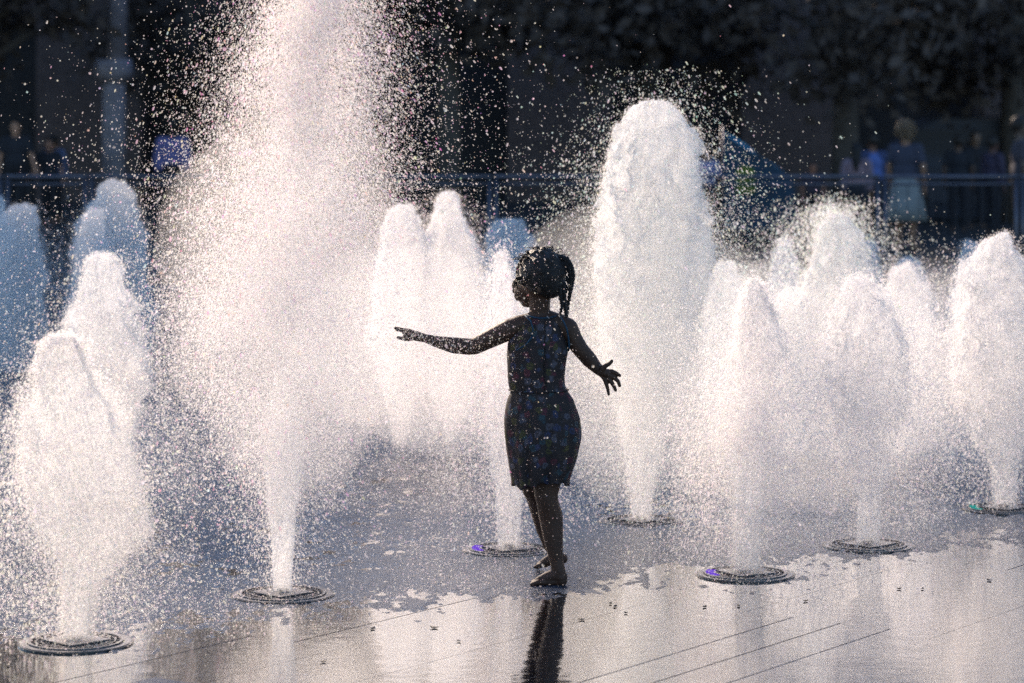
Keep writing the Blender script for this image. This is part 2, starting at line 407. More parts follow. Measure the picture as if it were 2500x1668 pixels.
Fq = np.stack([ii[:-1, :-1], ii[:-1, 1:], ii[1:, 1:], ii[1:, :-1]], 2).reshape(-1, 4)
tag(link('splash_water', np_mesh('splash_water', V, Fq), M_FILM, None, True), kind='structure')

# ------------------------------------------------------------------ droplets
def points_tree():
    ng = bpy.data.node_groups.new('droplets_to_points', 'GeometryNodeTree')
    ng.interface.new_socket('Geometry', in_out='INPUT', socket_type='NodeSocketGeometry')
    ng.interface.new_socket('Geometry', in_out='OUTPUT', socket_type='NodeSocketGeometry')
    i = ng.nodes.new('NodeGroupInput'); o = ng.nodes.new('NodeGroupOutput')
    mp = ng.nodes.new('GeometryNodeMeshToPoints'); ra = ng.nodes.new('GeometryNodeInputNamedAttribute'); ra.data_type = 'FLOAT'; ra.inputs['Name'].default_value = 'rad'
    sm = ng.nodes.new('GeometryNodeSetMaterial'); sm.inputs['Material'].default_value = M_DROP
    ng.links.new(i.outputs[0], mp.inputs['Mesh']); ng.links.new(ra.outputs['Attribute'], mp.inputs['Radius'])
    ng.links.new(mp.outputs[0], sm.inputs['Geometry']); ng.links.new(sm.outputs[0], o.inputs[0])
    return ng
NG = points_tree()
def droplets(name, P, rad, tint, parent=None, kind='stuff'):
    P = np.asarray(P, dtype=np.float32)
    keep = P[:, 2] > 0.003; P = P[keep]; rad = rad[keep]; tint = tint[keep]
    me = bpy.data.meshes.new(name); me.vertices.add(len(P)); me.vertices.foreach_set('co', P.ravel())
    a = me.attributes.new('rad', 'FLOAT', 'POINT'); a.data.foreach_set('value', rad.astype(np.float32))
    t = me.attributes.new('tint', 'FLOAT_COLOR', 'POINT')
    c = np.ones((len(P), 4), dtype=np.float32); c[:, :3] = tint; t.data.foreach_set('color', c.ravel())
    me.materials.append(M_DROP)
    o = link(name, me, None, parent); md = o.modifiers.new('points', 'NODES'); md.node_group = NG
    if kind: o['kind'] = kind
    return o
def tints(n, amount, accent):
    base = np.tile(np.array([[.97, .94, .92]]), (n, 1)); acc = np.array(accent)[None]
    k = (RNG.random((n, 1)) ** 2) * amount
    j = RNG.normal(0, .03 + .1 * amount, (n, 3))
    return np.clip(base * (1 - k) + acc * k + j, .2, .99)
def radii(n, lo, hi):
    return lo * .85 * (hi * 1.25 / (lo * .85)) ** (RNG.random(n) ** 2.8)
PINK, MINT, WARM = (1.0, .50, .66), (.55, 1.0, .82), (1.0, .86, .74)  # pink and mint: dispersed sunlight put into the colour of the drops
NDROP = 0
def cloud(rows, Yd, N, lo, hi, amount, accent, heavy=0.25, drift=0.0, streak=0.0):
    """rows: (photo row, centre, sigma, weight); round in plan"""
    N = int(N * 1.35); r = np.array(sorted(rows), dtype=float)
    ys = np.linspace(r[0, 0], r[-1, 0], 400)
    w = np.interp(ys, r[:, 0], r[:, 3]); cdf = np.cumsum(w); cdf /= cdf[-1]
    y = np.interp(RNG.random(N), cdf, ys) + RNG.normal(0, 8, N)
    xc = np.interp(y, r[:, 0], r[:, 1]); sg = np.interp(y, r[:, 0], r[:, 2])
    a = RNG.normal(0, 1, (N, 2)); tail = RNG.random(N) < heavy
    a *= np.where(tail, 1.0 + RNG.exponential(.5, N), 0.85)[:, None]
    s = Yd / F_PX
    cw = fbm(xc * .004 + a[:, 0] * sg * s * 7, a[:, 1] * sg * s * 7, y * s * 4.0, 3, 41)
    kk = RNG.random(N) < np.clip(.75 + .75 * cw, .12, 1.0)
    y, xc, sg, a = y[kk], xc[kk], sg[kk], a[kk]; N = len(y)
    X = (xc - 1250) * s + a[:, 0] * sg * s; Z = CAM_H - (y - HOR) * s; Y = Yd + a[:, 1] * sg * s
    P = np.stack([X, Y, Z], 1)
    # clumping: pull the drops a little into filaments
    q = 9.0
    P[:, 0] += .018 * vnoise(X * q, Y * q, Z * q * .6, 3) ; P[:, 2] += .02 * vnoise(X * q, Y * q, Z * q, 4)
    rd = radii(N, lo, hi); tn = tints(N, amount, accent)
    if heavy < .35:                 # falling drops drawn out along their path
        k = RNG.random(N) < .3; vx = np.clip(-a[k, 0] * .35, -.6, .6) - .25; n_ = np.sqrt(1 + vx ** 2)
        d = np.stack([vx / n_, 0 * vx, 1 / n_], 1) * (rd[k] * 1.1)[:, None]
        P = np.concatenate([P, P[k] + d, P[k] - d]); rd = np.concatenate([rd, rd[k] * .85, rd[k] * .7]); tn = np.concatenate([tn, tn[k], tn[k]])
    big = RNG.random(len(rd)) < .012; rd = np.where(big, rd * 1.9, rd)
    return P, rd, tn
def joinclouds(L):
    return np.concatenate([c[0] for c in L]), np.concatenate([c[1] for c in L]), np.concatenate([c[2] for c in L])

def water_column(rows, Yd, parent, seed, lump=1.0, seg=72, froth=36000):
    """rows: (photo row, left, right, density) from the base up; a lumpy closed skin of aerated water"""
    r = np.array(sorted(rows, reverse=True), dtype=float)      # base first
    s = Yd / F_PX
    n = max(40, int((r[0, 0] - r[-1, 0]) * s / 0.011))
    ys = np.linspace(r[0, 0], r[-1, 0], n)
    yk = r[::-1, 0]
    def I(c): return np.interp(ys, yk, r[::-1, c])
    xl, xr, de = I(1), I(2), I(3)
    k = np.array([1, 2, 3, 2, 1]) / 9.0
    def sm(a): return np.convolve(np.pad(a, 2, mode='edge'), k, 'valid')
    xl, xr = sm(xl), sm(xr)
    rad = (xr - xl) / 2 * s; xc = ((xl + xr) / 2 - 1250) * s; z = CAM_H - (ys - HOR) * s
    # round the top off
    rt = rad[-1]; extra = 10
    ph = np.linspace(0, math.pi / 2, extra + 1)[1:]
    rad = np.concatenate([rad, rt * np.cos(ph)]); xc = np.concatenate([xc, np.full(extra, xc[-1])])
    z = np.concatenate([z, z[-1] + rt * .7 * np.sin(ph)]); de = np.concatenate([de, np.full(extra, de[-1])])
    rad = np.maximum(rad, .002)
    th = np.linspace(0, 2 * math.pi, seg, endpoint=False)
    Rr, T = np.meshgrid(rad, th, indexing='ij'); Zz = np.repeat(z[:, None], seg, 1)
    cx, cyy = np.cos(T), np.sin(T)
    nzv = fbm(cx * 1.6 + seed, cyy * 1.6, Zz * 5, 3, seed) * .17 + fbm(cx * Rr * 24, cyy * Rr * 24 + seed, Zz * 13, 5, seed + 5, .68) * .16
    fade = np.clip((Zz - z[0]) / .25, .15, 1)
    Rn = Rr * (1 + lump * nzv * fade)
    X = xc[:, None] + Rn * cx; Y = Yd + Rn * cyy * .9
    Z = Zz + lump * .02 * fbm(X * 14, Y * 14, Zz * 9, 3, seed + 9) * fade
    Z = np.maximum(Z, 0.002)
    V = np.stack([X, Y, Z], 2).reshape(-1, 3); m = len(rad)
    ii = np.arange(m * seg).reshape(m, seg); jj = np.roll(ii, -1, 1)
    Fq = np.stack([ii[:-1], jj[:-1], jj[1:], ii[1:]], 2).reshape(-1, 4)
    V = np.concatenate([V, [[xc[0], Yd, z[0]]]]); cb = len(V) - 1
    tri = np.stack([np.full(seg, cb), jj[0], ii[0], ii[0]], 1)
    me = bpy.data.meshes.new('water_column'); me.from_pydata(V.tolist(), [], Fq.tolist() + [[cb, int(b_), int(a_)] for a_, b_ in zip(ii[0], jj[0])]); me.update()
    a = me.attributes.new('foam_amount', 'FLOAT', 'POINT'); a.data.foreach_set('value', np.append(np.repeat(de, seg), de[0]).astype(np.float32))
    o = link('water_column', me, M_FOAM, parent, True)
    # froth: drops torn from the skin
    wgt = rad * np.clip(de + .35, .05, 1.5); N = int(froth * np.sum(wgt) * (z[1] - z[0]) * 6.28)
    i0 = RNG.choice(m, N, p=wgt / wgt.sum()); k0 = RNG.integers(0, seg, N)
    px_, py_, pz_ = X[i0, k0], Y[i0, k0], Z[i0, k0]
    topn = i0 / m
    off = np.abs(RNG.normal(0, 1, N)) ** 1.5 * .014 * np.clip(1.7 - 1.6 * topn, .18, 1) + .001
    rag = np.clip(fbm(px_ * 16, py_ * 16, pz_ * 9, 3, seed + 70), 0, 1) * .075 * np.clip(1.5 - topn, .35, 1) * RNG.random(N)
    off = off + rag
    P = np.stack([px_ + cx[0, k0] * off if cx.shape[0] == 1 else px_ + np.cos(th[k0]) * off, py_ + np.sin(th[k0]) * off, pz_ + RNG.normal(0, .008, N)], 1)
    return o, (P, radii(N, .0011, .0030), tints(N, .12, WARM))

GRP = 'fountain jets rising from the plaza'
def jet(label, base, body, spray, N, lo=.0013, hi=.0038, amount=.25, accent=PINK, Yd=None, seed=1, lump=1.4, heavy=.25, more=(), froth=36000):
    global NDROP
    Yd = Yd or gY(base[1])
    b = at(base[0], base[1], Yd)
    root = empty('fountain_jet', (b.x, b.y, 0), label, 'fountain jet', GRP)
    c, fr = water_column(body, Yd, root, seed, lump, froth=froth); c.matrix_parent_inverse.translation = (-b.x, -b.y, 0)
    L = [cloud(spray, Yd, N, lo, hi, amount, accent, heavy), fr]
    for (rows, n2, lo2, hi2, am2, ac2, hv2) in more: L.append(cloud(rows, Yd, n2, lo2, hi2, am2, ac2, hv2))
    # drops torn from the skin of the column
    P, rd, tn = joinclouds(L); NDROP += len(P)
    d = droplets('spray_droplets', P, rd, tn, root); d.matrix_parent_inverse.translation = (-b.x, -b.y, 0)
    return root

jet('tallest jet, a wide pink tinged plume running out of the top of the picture', (690, 1455),
    [(1455, 667, 712, 1.2), (1300, 665, 716, 1.0), (1200, 655, 725, .6), (1100, 648, 735, .1), (1000, 655, 730, -.4), (900, 670, 715, -.9)],
    [(-280, 790, 50, 1.2), (-100, 780, 66, 1.9), (0, 772, 82, 2.2), (200, 745, 108, 2.8), (400, 722, 136, 3.3), (600, 712, 158, 3.5), (800, 705, 170, 3.4), (950, 700, 150, 2.2), (1080, 697, 105, 1.1), (1250, 692, 80, .40), (1450, 690, 100, .22)],
    330000, .0010, .0028, .06, PINK, seed=3, heavy=.2, lump=1.2,
    more=[([(-280, 790, 35, 1.2), (0, 772, 60, 1.4), (300, 738, 85, 1.4), (700, 710, 95, 1.3), (950, 700, 70, 1.5), (1100, 696, 42, 1.5), (1250, 692, 22, 1)], 60000, .0010, .0026, .05, WARM, .1),
          ([(-280, 810, 95, 1.3), (0, 790, 130, 2.4), (300, 740, 168, 3), (600, 705, 195, 2.5), (900, 670, 200, 1.3), (1300, 660, 180, .4)], 46000, .0010, .0036, .95, PINK, .2)])
jet('second tallest jet, blunt white dome with mint tinged drops flung off both sides', (1565, 1275),
    [(1275, 1545, 1588, .8), (1150, 1530, 1602, .6), (1000, 1505, 1640, .3), (850, 1470, 1690, .35), (700, 1462, 1712, .6), (600, 1470, 1715, .85), (500, 1480, 1705, 1), (400, 1496, 1698, 1.1), (330, 1515, 1690, 1.2), (295, 1540, 1668, 1.2)],
    [(265, 1605, 45, .3), (400, 1600, 85, .8), (600, 1595, 115, 2.2), (800, 1590, 140, 3.2), (1000, 1580, 130, 2.0), (1150, 1570, 110, .9), (1270, 1565, 100, .4)],
    90000, .0012, .0028, .35, MINT, seed=8,
    more=[([(170, 1620, 90, .5), (300, 1610, 110, 1.2), (500, 1600, 150, 2.2), (700, 1590, 170, 2.5), (900, 1590, 150, 1)], 17000, .0013, .0038, .6, MINT, .3)])
jet('near jet by the grating at the bottom left corner, bulging to the right', (185, 1572),
    [(1572, 160, 212, 1.0), (1450, 160, 225, .6), (1380, 150, 270, .1), (1300, 112, 362, -.05), (1200, 80, 352, .0), (1100, 70, 320, .1), (1000, 62, 285, .2), (920, 80, 220, .4), (850, 106, 190, .6)],
    [(830, 150, 35, .3), (1000, 170, 80, 1), (1200, 160, 120, 1.6), (1350, 160, 140, 1.2), (1560, 180, 130, .5)],
    46000, .0012, .0036, .3, WARM, seed=12, lump=1.0, froth=170000)
jet('jet with a round pale head just behind the near bottom left one', (262, 1230),
    [(1230, 235, 290, .6), (1100, 200, 310, .4), (950, 160, 350, .5), (850, 160, 345, .7), (760, 175, 330, .9), (700, 196, 300, 1.1), (640, 218, 285, 1.2)],
    [(620, 255, 35, .3), (750, 255, 75, 1), (900, 255, 110, 1.5), (1080, 250, 150, 1.2), (1200, 260, 150, .6)],
    34000, .0013, .0036, .3, WARM, seed=15)
BL = dict(lo=.0016, hi=.0045)
jet('shaded blue jet against the railing, left of the tallest plume', (275, 900),
    [(900, 190, 370, .7), (750, 178, 372, .8), (650, 182, 352, 1), (560, 205, 338, 1.1), (500, 220, 325, 1.2), (475, 238, 312, 1.2)],
    [(455, 275, 30, .3), (600, 270, 75, 1), (800, 270, 110, 1.6), (900, 270, 140, 1)], 15000, amount=.1, Yd=17.6, seed=19, **BL)
jet('lower shaded blue jet overlapping the front of the railing jet', (225, 910),
    [(910, 175, 290, .7), (750, 180, 280, .8), (620, 190, 262, 1), (530, 206, 252, 1.1)],
    [(510, 230, 25, .3), (650, 230, 55, 1), (900, 230, 80, 1)], 8000, amount=.1, Yd=17.0, seed=21, **BL)
jet('shaded blue double jet cut by the left edge of the photograph', (40, 905),
    [(905, -30, 110, .8), (750, -25, 108, .9), (650, -20, 100, 1), (560, -10, 92, 1.1), (515, 20, 82, 1.2)],
    [(495, 45, 30, .3), (650, 45, 60, 1), (850, 60, 85, 1.5), (900, 60, 90, 1)], 12000, amount=.1, Yd=17.4, seed=23, **BL)
jet('blue jet mostly beyond the left edge, left of the double jet', (-25, 905),
    [(905, -90, 40, .8), (700, -80, 35, 1), (540, -60, 20, 1.1), (505, -45, 5, 1.2)],
    [(495, -20, 30, .3), (650, -20, 60, 1), (900, 0, 80, 1)], 6000, amount=.1, Yd=17.9, seed=24, **BL)
jet('round headed jet seen through the right side of the tall plume', (975, 1090),
    [(1090, 962, 990, -.3), (1020, 950, 1005, -.2), (930, 925, 1030, .2), (800, 905, 1050, .8), (650, 918, 1038, 1.1), (560, 930, 1025, 1.2), (520, 950, 1010, 1.2)],
    [(500, 980, 30, .3), (700, 978, 70, 1), (950, 975, 95, 1.2), (1080, 975, 110, .6)], 24000, amount=.3, seed=27)
jet('tall narrow headed jet above the outstretched left hand', (1100, 1090),
    [(1090, 1086, 1114, -.3), (1020, 1068, 1135, -.2), (930, 1040, 1160, .2), (800, 1025, 1180, .85), (650, 1035, 1172, 1.0), (580, 1045, 1160, 1.1), (530, 1060, 1125, 1.2), (490, 1072, 1118, 1.2)],
    [(475, 1095, 25, .3), (600, 1100, 60, 1), (900, 1100, 90, 1.5), (1080, 1100, 110, .8)], 26000, amount=.3, seed=29)
jet('low jet rising from the grating beside the child, left of the legs', (1243, 1345),
    [(1345, 1215, 1268, .7), (1200, 1212, 1272, .6), (1050, 1195, 1280, .4), (900, 1180, 1290, .5), (800, 1185, 1275, .7), (700, 1200, 1255, .9), (630, 1212, 1240, 1)],
    [(600, 1225, 22, .3), (750, 1225, 50, 1), (950, 1230, 75, 1.3), (1150, 1235, 95, .9), (1340, 1240, 110, .5)], 20000, amount=.3, seed=31)
jet('shaded blue jet behind the head of the child', (1235, 900),
    [(900, 1165, 1330, .6), (750, 1172, 1318, .7), (640, 1180, 1300, .8), (580, 1192, 1285, .9), (555, 1205, 1270, 1)],
    [(540, 1235, 30, .3), (650, 1240, 65, 1), (880, 1250, 90, 1)], 9000, amount=.2, accent=MINT, Yd=19.5, seed=33, **BL)
jet('near jet with a twisted greyish head, right of the second tallest', (1820, 1405),
    [(1405, 1795, 1850, 1.3), (1250, 1795, 1855, 1.1), (1100, 1790, 1860, .3), (980, 1770, 1880, .2), (900, 1790, 1880, .3), (850, 1795, 1918, .4), (810, 1800, 1900, .5), (770, 1805, 1880, .7), (730, 1812, 1872, 1.2), (710, 1825, 1862, 1.2)],
    [(690, 1842, 22, .3), (850, 1850, 60, 1), (1000, 1835, 110, 1.8), (1150, 1825, 130, 2.0), (1300, 1820, 135, 1.4), (1400, 1820, 150, .8)], 52000, .0013, .0036, amount=.15, seed=37, lump=1.9, froth=90000)
jet('jet with a bright arched rim, left of the right hand grating', (2120, 1335),
    [(1335, 2092, 2148, .8), (1200, 2095, 2150, .65), (1080, 2060, 2175, .4), (950, 2020, 2215, .5), (850, 2015, 2215, .7), (780, 2030, 2190, .85), (720, 2055, 2150, 1), (690, 2072, 2125, 1.1)],
    [(670, 2100, 28, .3), (800, 2115, 80, 1), (1000, 2115, 115, 2), (1150, 2115, 120, 1.8), (1320, 2120, 120, .7)], 50000, .0013, .0036, amount=.15, seed=41)
jet('tall white jet with a spiky crown under the skirted onlooker', (2042, 1120),
    [(1120, 2010, 2070, .6), (950, 1960, 2130, .6), (800, 1945, 2150, .9), (680, 1968, 2130, 1.1), (600, 1990, 2110, 1.2), (550, 2010, 2085, 1.2), (535, 2025, 2070, 1.2)],
    [(505, 2040, 45, 1.1), (600, 2030, 85, 1.2), (750, 2030, 110, 1.5), (1000, 2040, 120, 1.2)], 36000, .0015, .0045, amount=.3, accent=MINT, seed=43, lump=1.3,
    more=[([(480, 2030, 60, 1), (560, 1990, 80, 1.5), (700, 1960, 95, 1.2)], 2500, .0022, .0045, .5, MINT, .3)])
jet('squat flat topped jet between the grey headed jet and the spiky one', (1935, 1110),
    [(1110, 1905, 1965, .6), (950, 1880, 1995, .7), (850, 1878, 2000, .9), (770, 1885, 1995, 1.1), (735, 1895, 1975, 1.2)],
    [(715, 1930, 35, .3), (850, 1935, 65, 1.2), (1080, 1935, 90, 1)], 20000, amount=.15, seed=47)
jet('small bluish jet behind the squat one', (1912, 900),
    [(900, 1865, 1965, .5), (700, 1878, 1950, .7), (620, 1890, 1940, .9), (595, 1900, 1930, 1)],
    [(580, 1912, 22, .4), (700, 1910, 45, 1), (880, 1910, 60, 1)], 6000, amount=.3, Yd=16.5, seed=49, **BL)
jet('rounded white jet right of the spiky one', (2205, 1110),
    [(1110, 2175, 2235, .6), (950, 2145, 2262, .7), (820, 2138, 2262, .9), (720, 2150, 2252, 1.1), (670, 2172, 2232, 1.2)],
    [(640, 2205, 32, .3), (800, 2205, 65, 1.2), (1080, 2205, 95, 1)], 24000, .0015, .0042, amount=.15, seed=53)
jet('shaded blue jet peeping over the rounded white one', (2215, 890),
    [(890, 2140, 2290, .5), (750, 2155, 2280, .6), (680, 2172, 2262, .7), (650, 2190, 2245, .8)],
    [(630, 2215, 30, .4), (800, 2215, 60, 1)], 5000, amount=.1, Yd=19.5, seed=55, **BL)
jet('thin blue jet between the spiky and the rounded jets', (2130, 880),
    [(880, 2085, 2165, .5), (700, 2095, 2150, .6), (600, 2108, 2140, .8)],
    [(585, 2125, 18, .4), (800, 2125, 40, 1)], 3000, amount=.1, Yd=19.8, seed=57, **BL)
jet('broad white double headed jet at the right edge', (2450, 1245),
    [(1245, 2425, 2478, .5), (1120, 2415, 2485, .35), (1000, 2345, 2540, .5), (850, 2335, 2540, .9), (750, 2340, 2520, 1.0), (680, 2350, 2505, 1.1), (630, 2372, 2492, 1.2), (600, 2395, 2470, 1.2)],
    [(580, 2432, 40, .3), (750, 2430, 85, 1.2), (950, 2435, 105, 1.8), (1100, 2445, 95, .8), (1230, 2450, 80, .5)], 34000, .0014, .004, amount=.12, seed=59)
jet('shaded blue jet behind the double headed one at the right edge', (2370, 880),
    [(880, 2310, 2430, .6), (750, 2325, 2420, .7), (650, 2342, 2400, .8), (600, 2355, 2385, .9)],
    [(590, 2370, 22, .4), (750, 2350, 55, 1.2), (880, 2350, 60, 1)], 6000, amount=.2, Yd=19.2, seed=61, **BL)
jet('low rounded jet on the right shoulder of the second tallest', (1775, 1100),
    [(1100, 1745, 1800, .5), (950, 1715, 1830, .5), (800, 1718, 1825, .7), (700, 1735, 1810, .8), (655, 1752, 1795, .9)],
    [(640, 1775, 30, .4), (800, 1775, 75, 1.2), (1080, 1775, 110, 1)], 20000, amount=.3, accent=MINT, seed=63)

# drifting drops between the jets, in front of and behind the child
def scatter(N, x0, x1, y0, y1, Y0, Y1, lo, hi, amount, accent, dens=None):
    x = RNG.uniform(x0, x1, N * 3); y = RNG.uniform(y0, y1, N * 3); Y = RNG.uniform(Y0, Y1, N * 3)
    w = np.ones(N * 3) if dens is None else dens(x, y)
    k = RNG.random(N * 3) < w; x, y, Y = x[k][:N], y[k][:N], Y[k][:N]
    P = np.stack([(x - 1250) / F_PX * Y, Y, CAM_H - (y - HOR) / F_PX * Y], 1)
    return P, radii(len(x), lo, hi), tints(len(x), amount, accent)
L = [scatter(17000, -60, 700, 450, 1560, 8.4, 11.5, .0011, .0030, .35, PINK, lambda x, y: np.clip((y - 380) / 700, .04, 1)),
     scatter(600, -60, 700, 60, 700, 8.6, 11.0, .0013, .0040, .3, WARM, lambda x, y: np.clip(x / 700, .05, 1)),
     scatter(2400, 880, 1500, 560, 1450, 8.7, 9.25, .0009, .0020, .4, PINK, lambda x, y: np.clip((1480 - x) / 500, .08, 1)),
     scatter(6500, 880, 1260, 640, 1000, 8.85, 9.28, .0010, .0026, .5, PINK, lambda x, y: np.clip((1260 - x) / 260, .05, 1)),
     scatter(9000, 1000, 1700, 900, 1420, 9.6, 12, .0011, .0026, .2, PINK),
     scatter(90000, 1640, 2330, 780, 1380, 9.4, 12.5, .0011, .0024, .1, WARM, lambda x, y: np.clip(1.25 - np.abs(y - 1050) / 330, .1, 1)),
     scatter(110000, 380, 1250, 620, 1250, 9.5, 12.5, .0011, .0024, .2, WARM, lambda x, y: np.clip(1.2 - np.abs(y - 880) / 330 + .35 * vnoise(x / 90, y / 90, 0 * x, 77), .05, 1)),
     scatter(60000, 1230, 1720, 650, 1250, 9.6, 12.0, .0011, .0024, .15, WARM, lambda x, y: np.clip(1.2 - np.abs(y - 920) / 320, .05, 1)),
     scatter(22000, -80, 480, 850, 1500, 8.6, 12.0, .0011, .0026, .25, WARM, lambda x, y: np.clip(1.1 - np.abs(y - 1250) / 420, .05, 1)),
     scatter(45000, 2150, 2600, 650, 1180, 10.5, 14, .0012, .0028, .12, WARM, lambda x, y: np.clip(1.2 - np.abs(y - 950) / 300, .05, 1)),
     scatter(9000, 700, 1250, 950, 1420, 9.3, 12.5, .0011, .0030, .3, PINK),
     scatter(5000, 2200, 2560, 700, 1200, 10, 13, .0014, .0036, .15, WARM)]
P, rd, tn = joinclouds(L)
droplets('drifting_spray', P, rd, tn); NDROP += len(P)
# fine mist hanging between the jets: thin closed puffs of scattering air
def mist_mat(d):
    m, n, l, out = mat_new("mist"); v = n.new("ShaderNodeVolumePrincipled")
    v.inputs['Color'].default_value = (.99, .99, .99, 1); v.inputs['Density'].default_value = d; v.inputs['Anisotropy'].default_value = .6
    l.new(v.outputs[0], out.inputs['Volume']); return m
for i, (px, py, Y, rx, ry, rz, d) in enumerate(((715, 700, 9.9, .50, .34, .72, .55), (1050, 860, 10.9, .55, .40, .45, .60), (1560, 850, 10.9, .52, .40, .62, .55),
                                     (1950, 950, 11.0, .60, .5, .50, .6), (2380, 900, 12.0, .62, .5, .45, .55))):
    c = at(px, py, Y); c.z = max(c.z, rz * .95 + .03)
    m = MB().ball(c, 1.0, 40, 26, (rx, ry, rz)).mesh('mist')
    for v in m.vertices:
        q = float(fbm(np.array([v.co.x * 3.1]), np.array([v.co.y * 3.1]), np.array([v.co.z * 3.1]), 3, 90 + i)[0])
        v.co = c + (v.co - c) * (1 + .16 * q); v.co.z = max(v.co.z, .02)
    m.update(); tag(link('mist', m, mist_mat(d), None, True), kind='stuff')

# drops bouncing off the churned water
N = 140000
Y = 1 / RNG.uniform(1 / 20, 1 / 8.3, N); X = RNG.uniform(-1, 1, N) * (0.2 * Y)
Yb = np.interp(X, ex, ey) + 0.22 * fbm(X * 3, Y * 3, 0 * X, 3, 5)
cl = fbm(X * 4, Y * 3, 0 * X, 3, 31); k = (Y > Yb + .02) & (cl > -.35 + .5 * RNG.random(N))
X, Y = X[k], Y[k]; Z = .004 + RNG.exponential(.014, len(X))
droplets('bouncing_drops', np.stack([X, Y, Z], 1), radii(len(X), .0009, .0026), tints(len(X), .3, PINK)); NDROP += len(X)
print('drops', NDROP)

# ------------------------------------------------------------------ gratings
def disc_ring(r0, r1, z0, z1, seg=48):
    v, f = [], []
    for k in range(seg):
        a = 2 * math.pi * k / seg; c, s_ = math.cos(a), math.sin(a)
        v += [(r0 * c, r0 * s_, z0), (r1 * c, r1 * s_, z0), (r1 * c, r1 * s_, z1), (r0 * c, r0 * s_, z1)]
    for k in range(seg):
        a = 4 * k; b = 4 * ((k + 1) % seg)
        for i in range(4): f.append([a + i, b + i, b + (i + 1) % 4, a + (i + 1) % 4])
    me = bpy.data.meshes.new('ring'); me.from_pydata(v, [], f); me.update(); return me
G_RIM = disc_ring(.150, .171, -.02, .0055); G_RIM.materials.append(M_GRSTEEL)
G_OUT = disc_ring(.171, .178, -.02, .0035); G_OUT.materials.append(M_CAST)
G_PAN = disc_ring(.002, .150, -.02, .0005); G_PAN.materials.append(M_CAST)
G_R1 = disc_ring(.138, .147, .001, .010); G_R2 = disc_ring(.103, .107, .001, .009); G_R3 = disc_ring(.120, .124, .001, .009)
for g_ in (G_R1, G_R2, G_R3): g_.materials.append(M_GRSTEEL)
G_BAR = MB().box((.117, 0, .005), (.058, .004, .008)).mesh('bar'); G_BAR.materials.append(M_GRSTEEL)
G_PLATE = MB().box((0, 0, .008), (.150, .150, .010)).mesh('cover_plate'); G_PLATE.materials.append(M_GRSTEEL)
G_NOZ = MB().tube([(0, 0, .010), (0, 0, .022)], [.024, .020], 16).mesh('nozzle'); G_NOZ.materials.append(M_CAST)
def lamp_mat(col, e):
    m, n, l, out = mat_new("lens_" + str(col)); em = n.new("ShaderNodeEmission"); em.inputs[0].default_value = col + (1,); em.inputs[1].default_value = e
    l.new(em.outputs[0], out.inputs[0]); return m
M_PURPLE = lamp_mat((.20, .07, .80), .55); M_CYAN = lamp_mat((.05, .55, .50), .35)
G_LENS = {}
for nm, mt in (('p', M_PURPLE), ('c', M_CYAN)):
    q = MB()
    for a in (158, 170, 182, 194, 206): q.box((.127 * math.cos(R(a)), .127 * math.sin(R(a)), .0062), (.030, .017, .009), R(a))
    G_LENS[nm] = q.mesh('lamp_lens'); G_LENS[nm].materials.append(mt)
def grating(px, py, label, rot=20, lens=None, Yd=None, bars=24):
    p = at(px, py, Yd or gY(py))
    r_ = empty('fountain_grating', (p.x, p.y, .002), label, 'grating', 'round floor gratings under the jets')
    r_.rotation_euler.z = R(rot)
    link('rim', G_RIM, None, r_); link('joint_ring', G_OUT, None, r_); link('pan', G_PAN, None, r_)
    for g_ in (G_R1, G_R2, G_R3): link('grate_ring', g_, None, r_)
    for k in range(bars):
        b = link('grate_bar', G_BAR, None, r_); b.rotation_euler.z = 2 * math.pi * k / bars
    c = link('cover_plate', G_PLATE, None, r_); c.rotation_euler.z = R(25)
    link('nozzle', G_NOZ, None, r_)
    if lens:
        o = link('lamp_lens', G_LENS[lens], None, r_); o.rotation_euler.z = -R(rot)
    return r_
grating(690, 1455, 'round steel grating at the foot of the tallest jet')
grating(185, 1572, 'round steel grating in the bottom left corner, its right half clear of the water')
grating(1820, 1405, 'round steel grating with bright purple light in its left side', lens='p', rot=5)
grating(2120, 1335, 'round steel grating wrapped in white mist, right of the purple lit one')
grating(1243, 1345, 'round steel grating with faint purple light beside the bare feet of the child', lens='p', rot=8)
grating(1565, 1275, 'round steel grating at the foot of the mint tinged second tallest jet')
grating(2450, 1245, 'round steel grating with a speck of turquoise light at the right edge', lens='c')
grating(262, 1230, 'round steel grating hidden in mist behind the bottom left jet', bars=12)

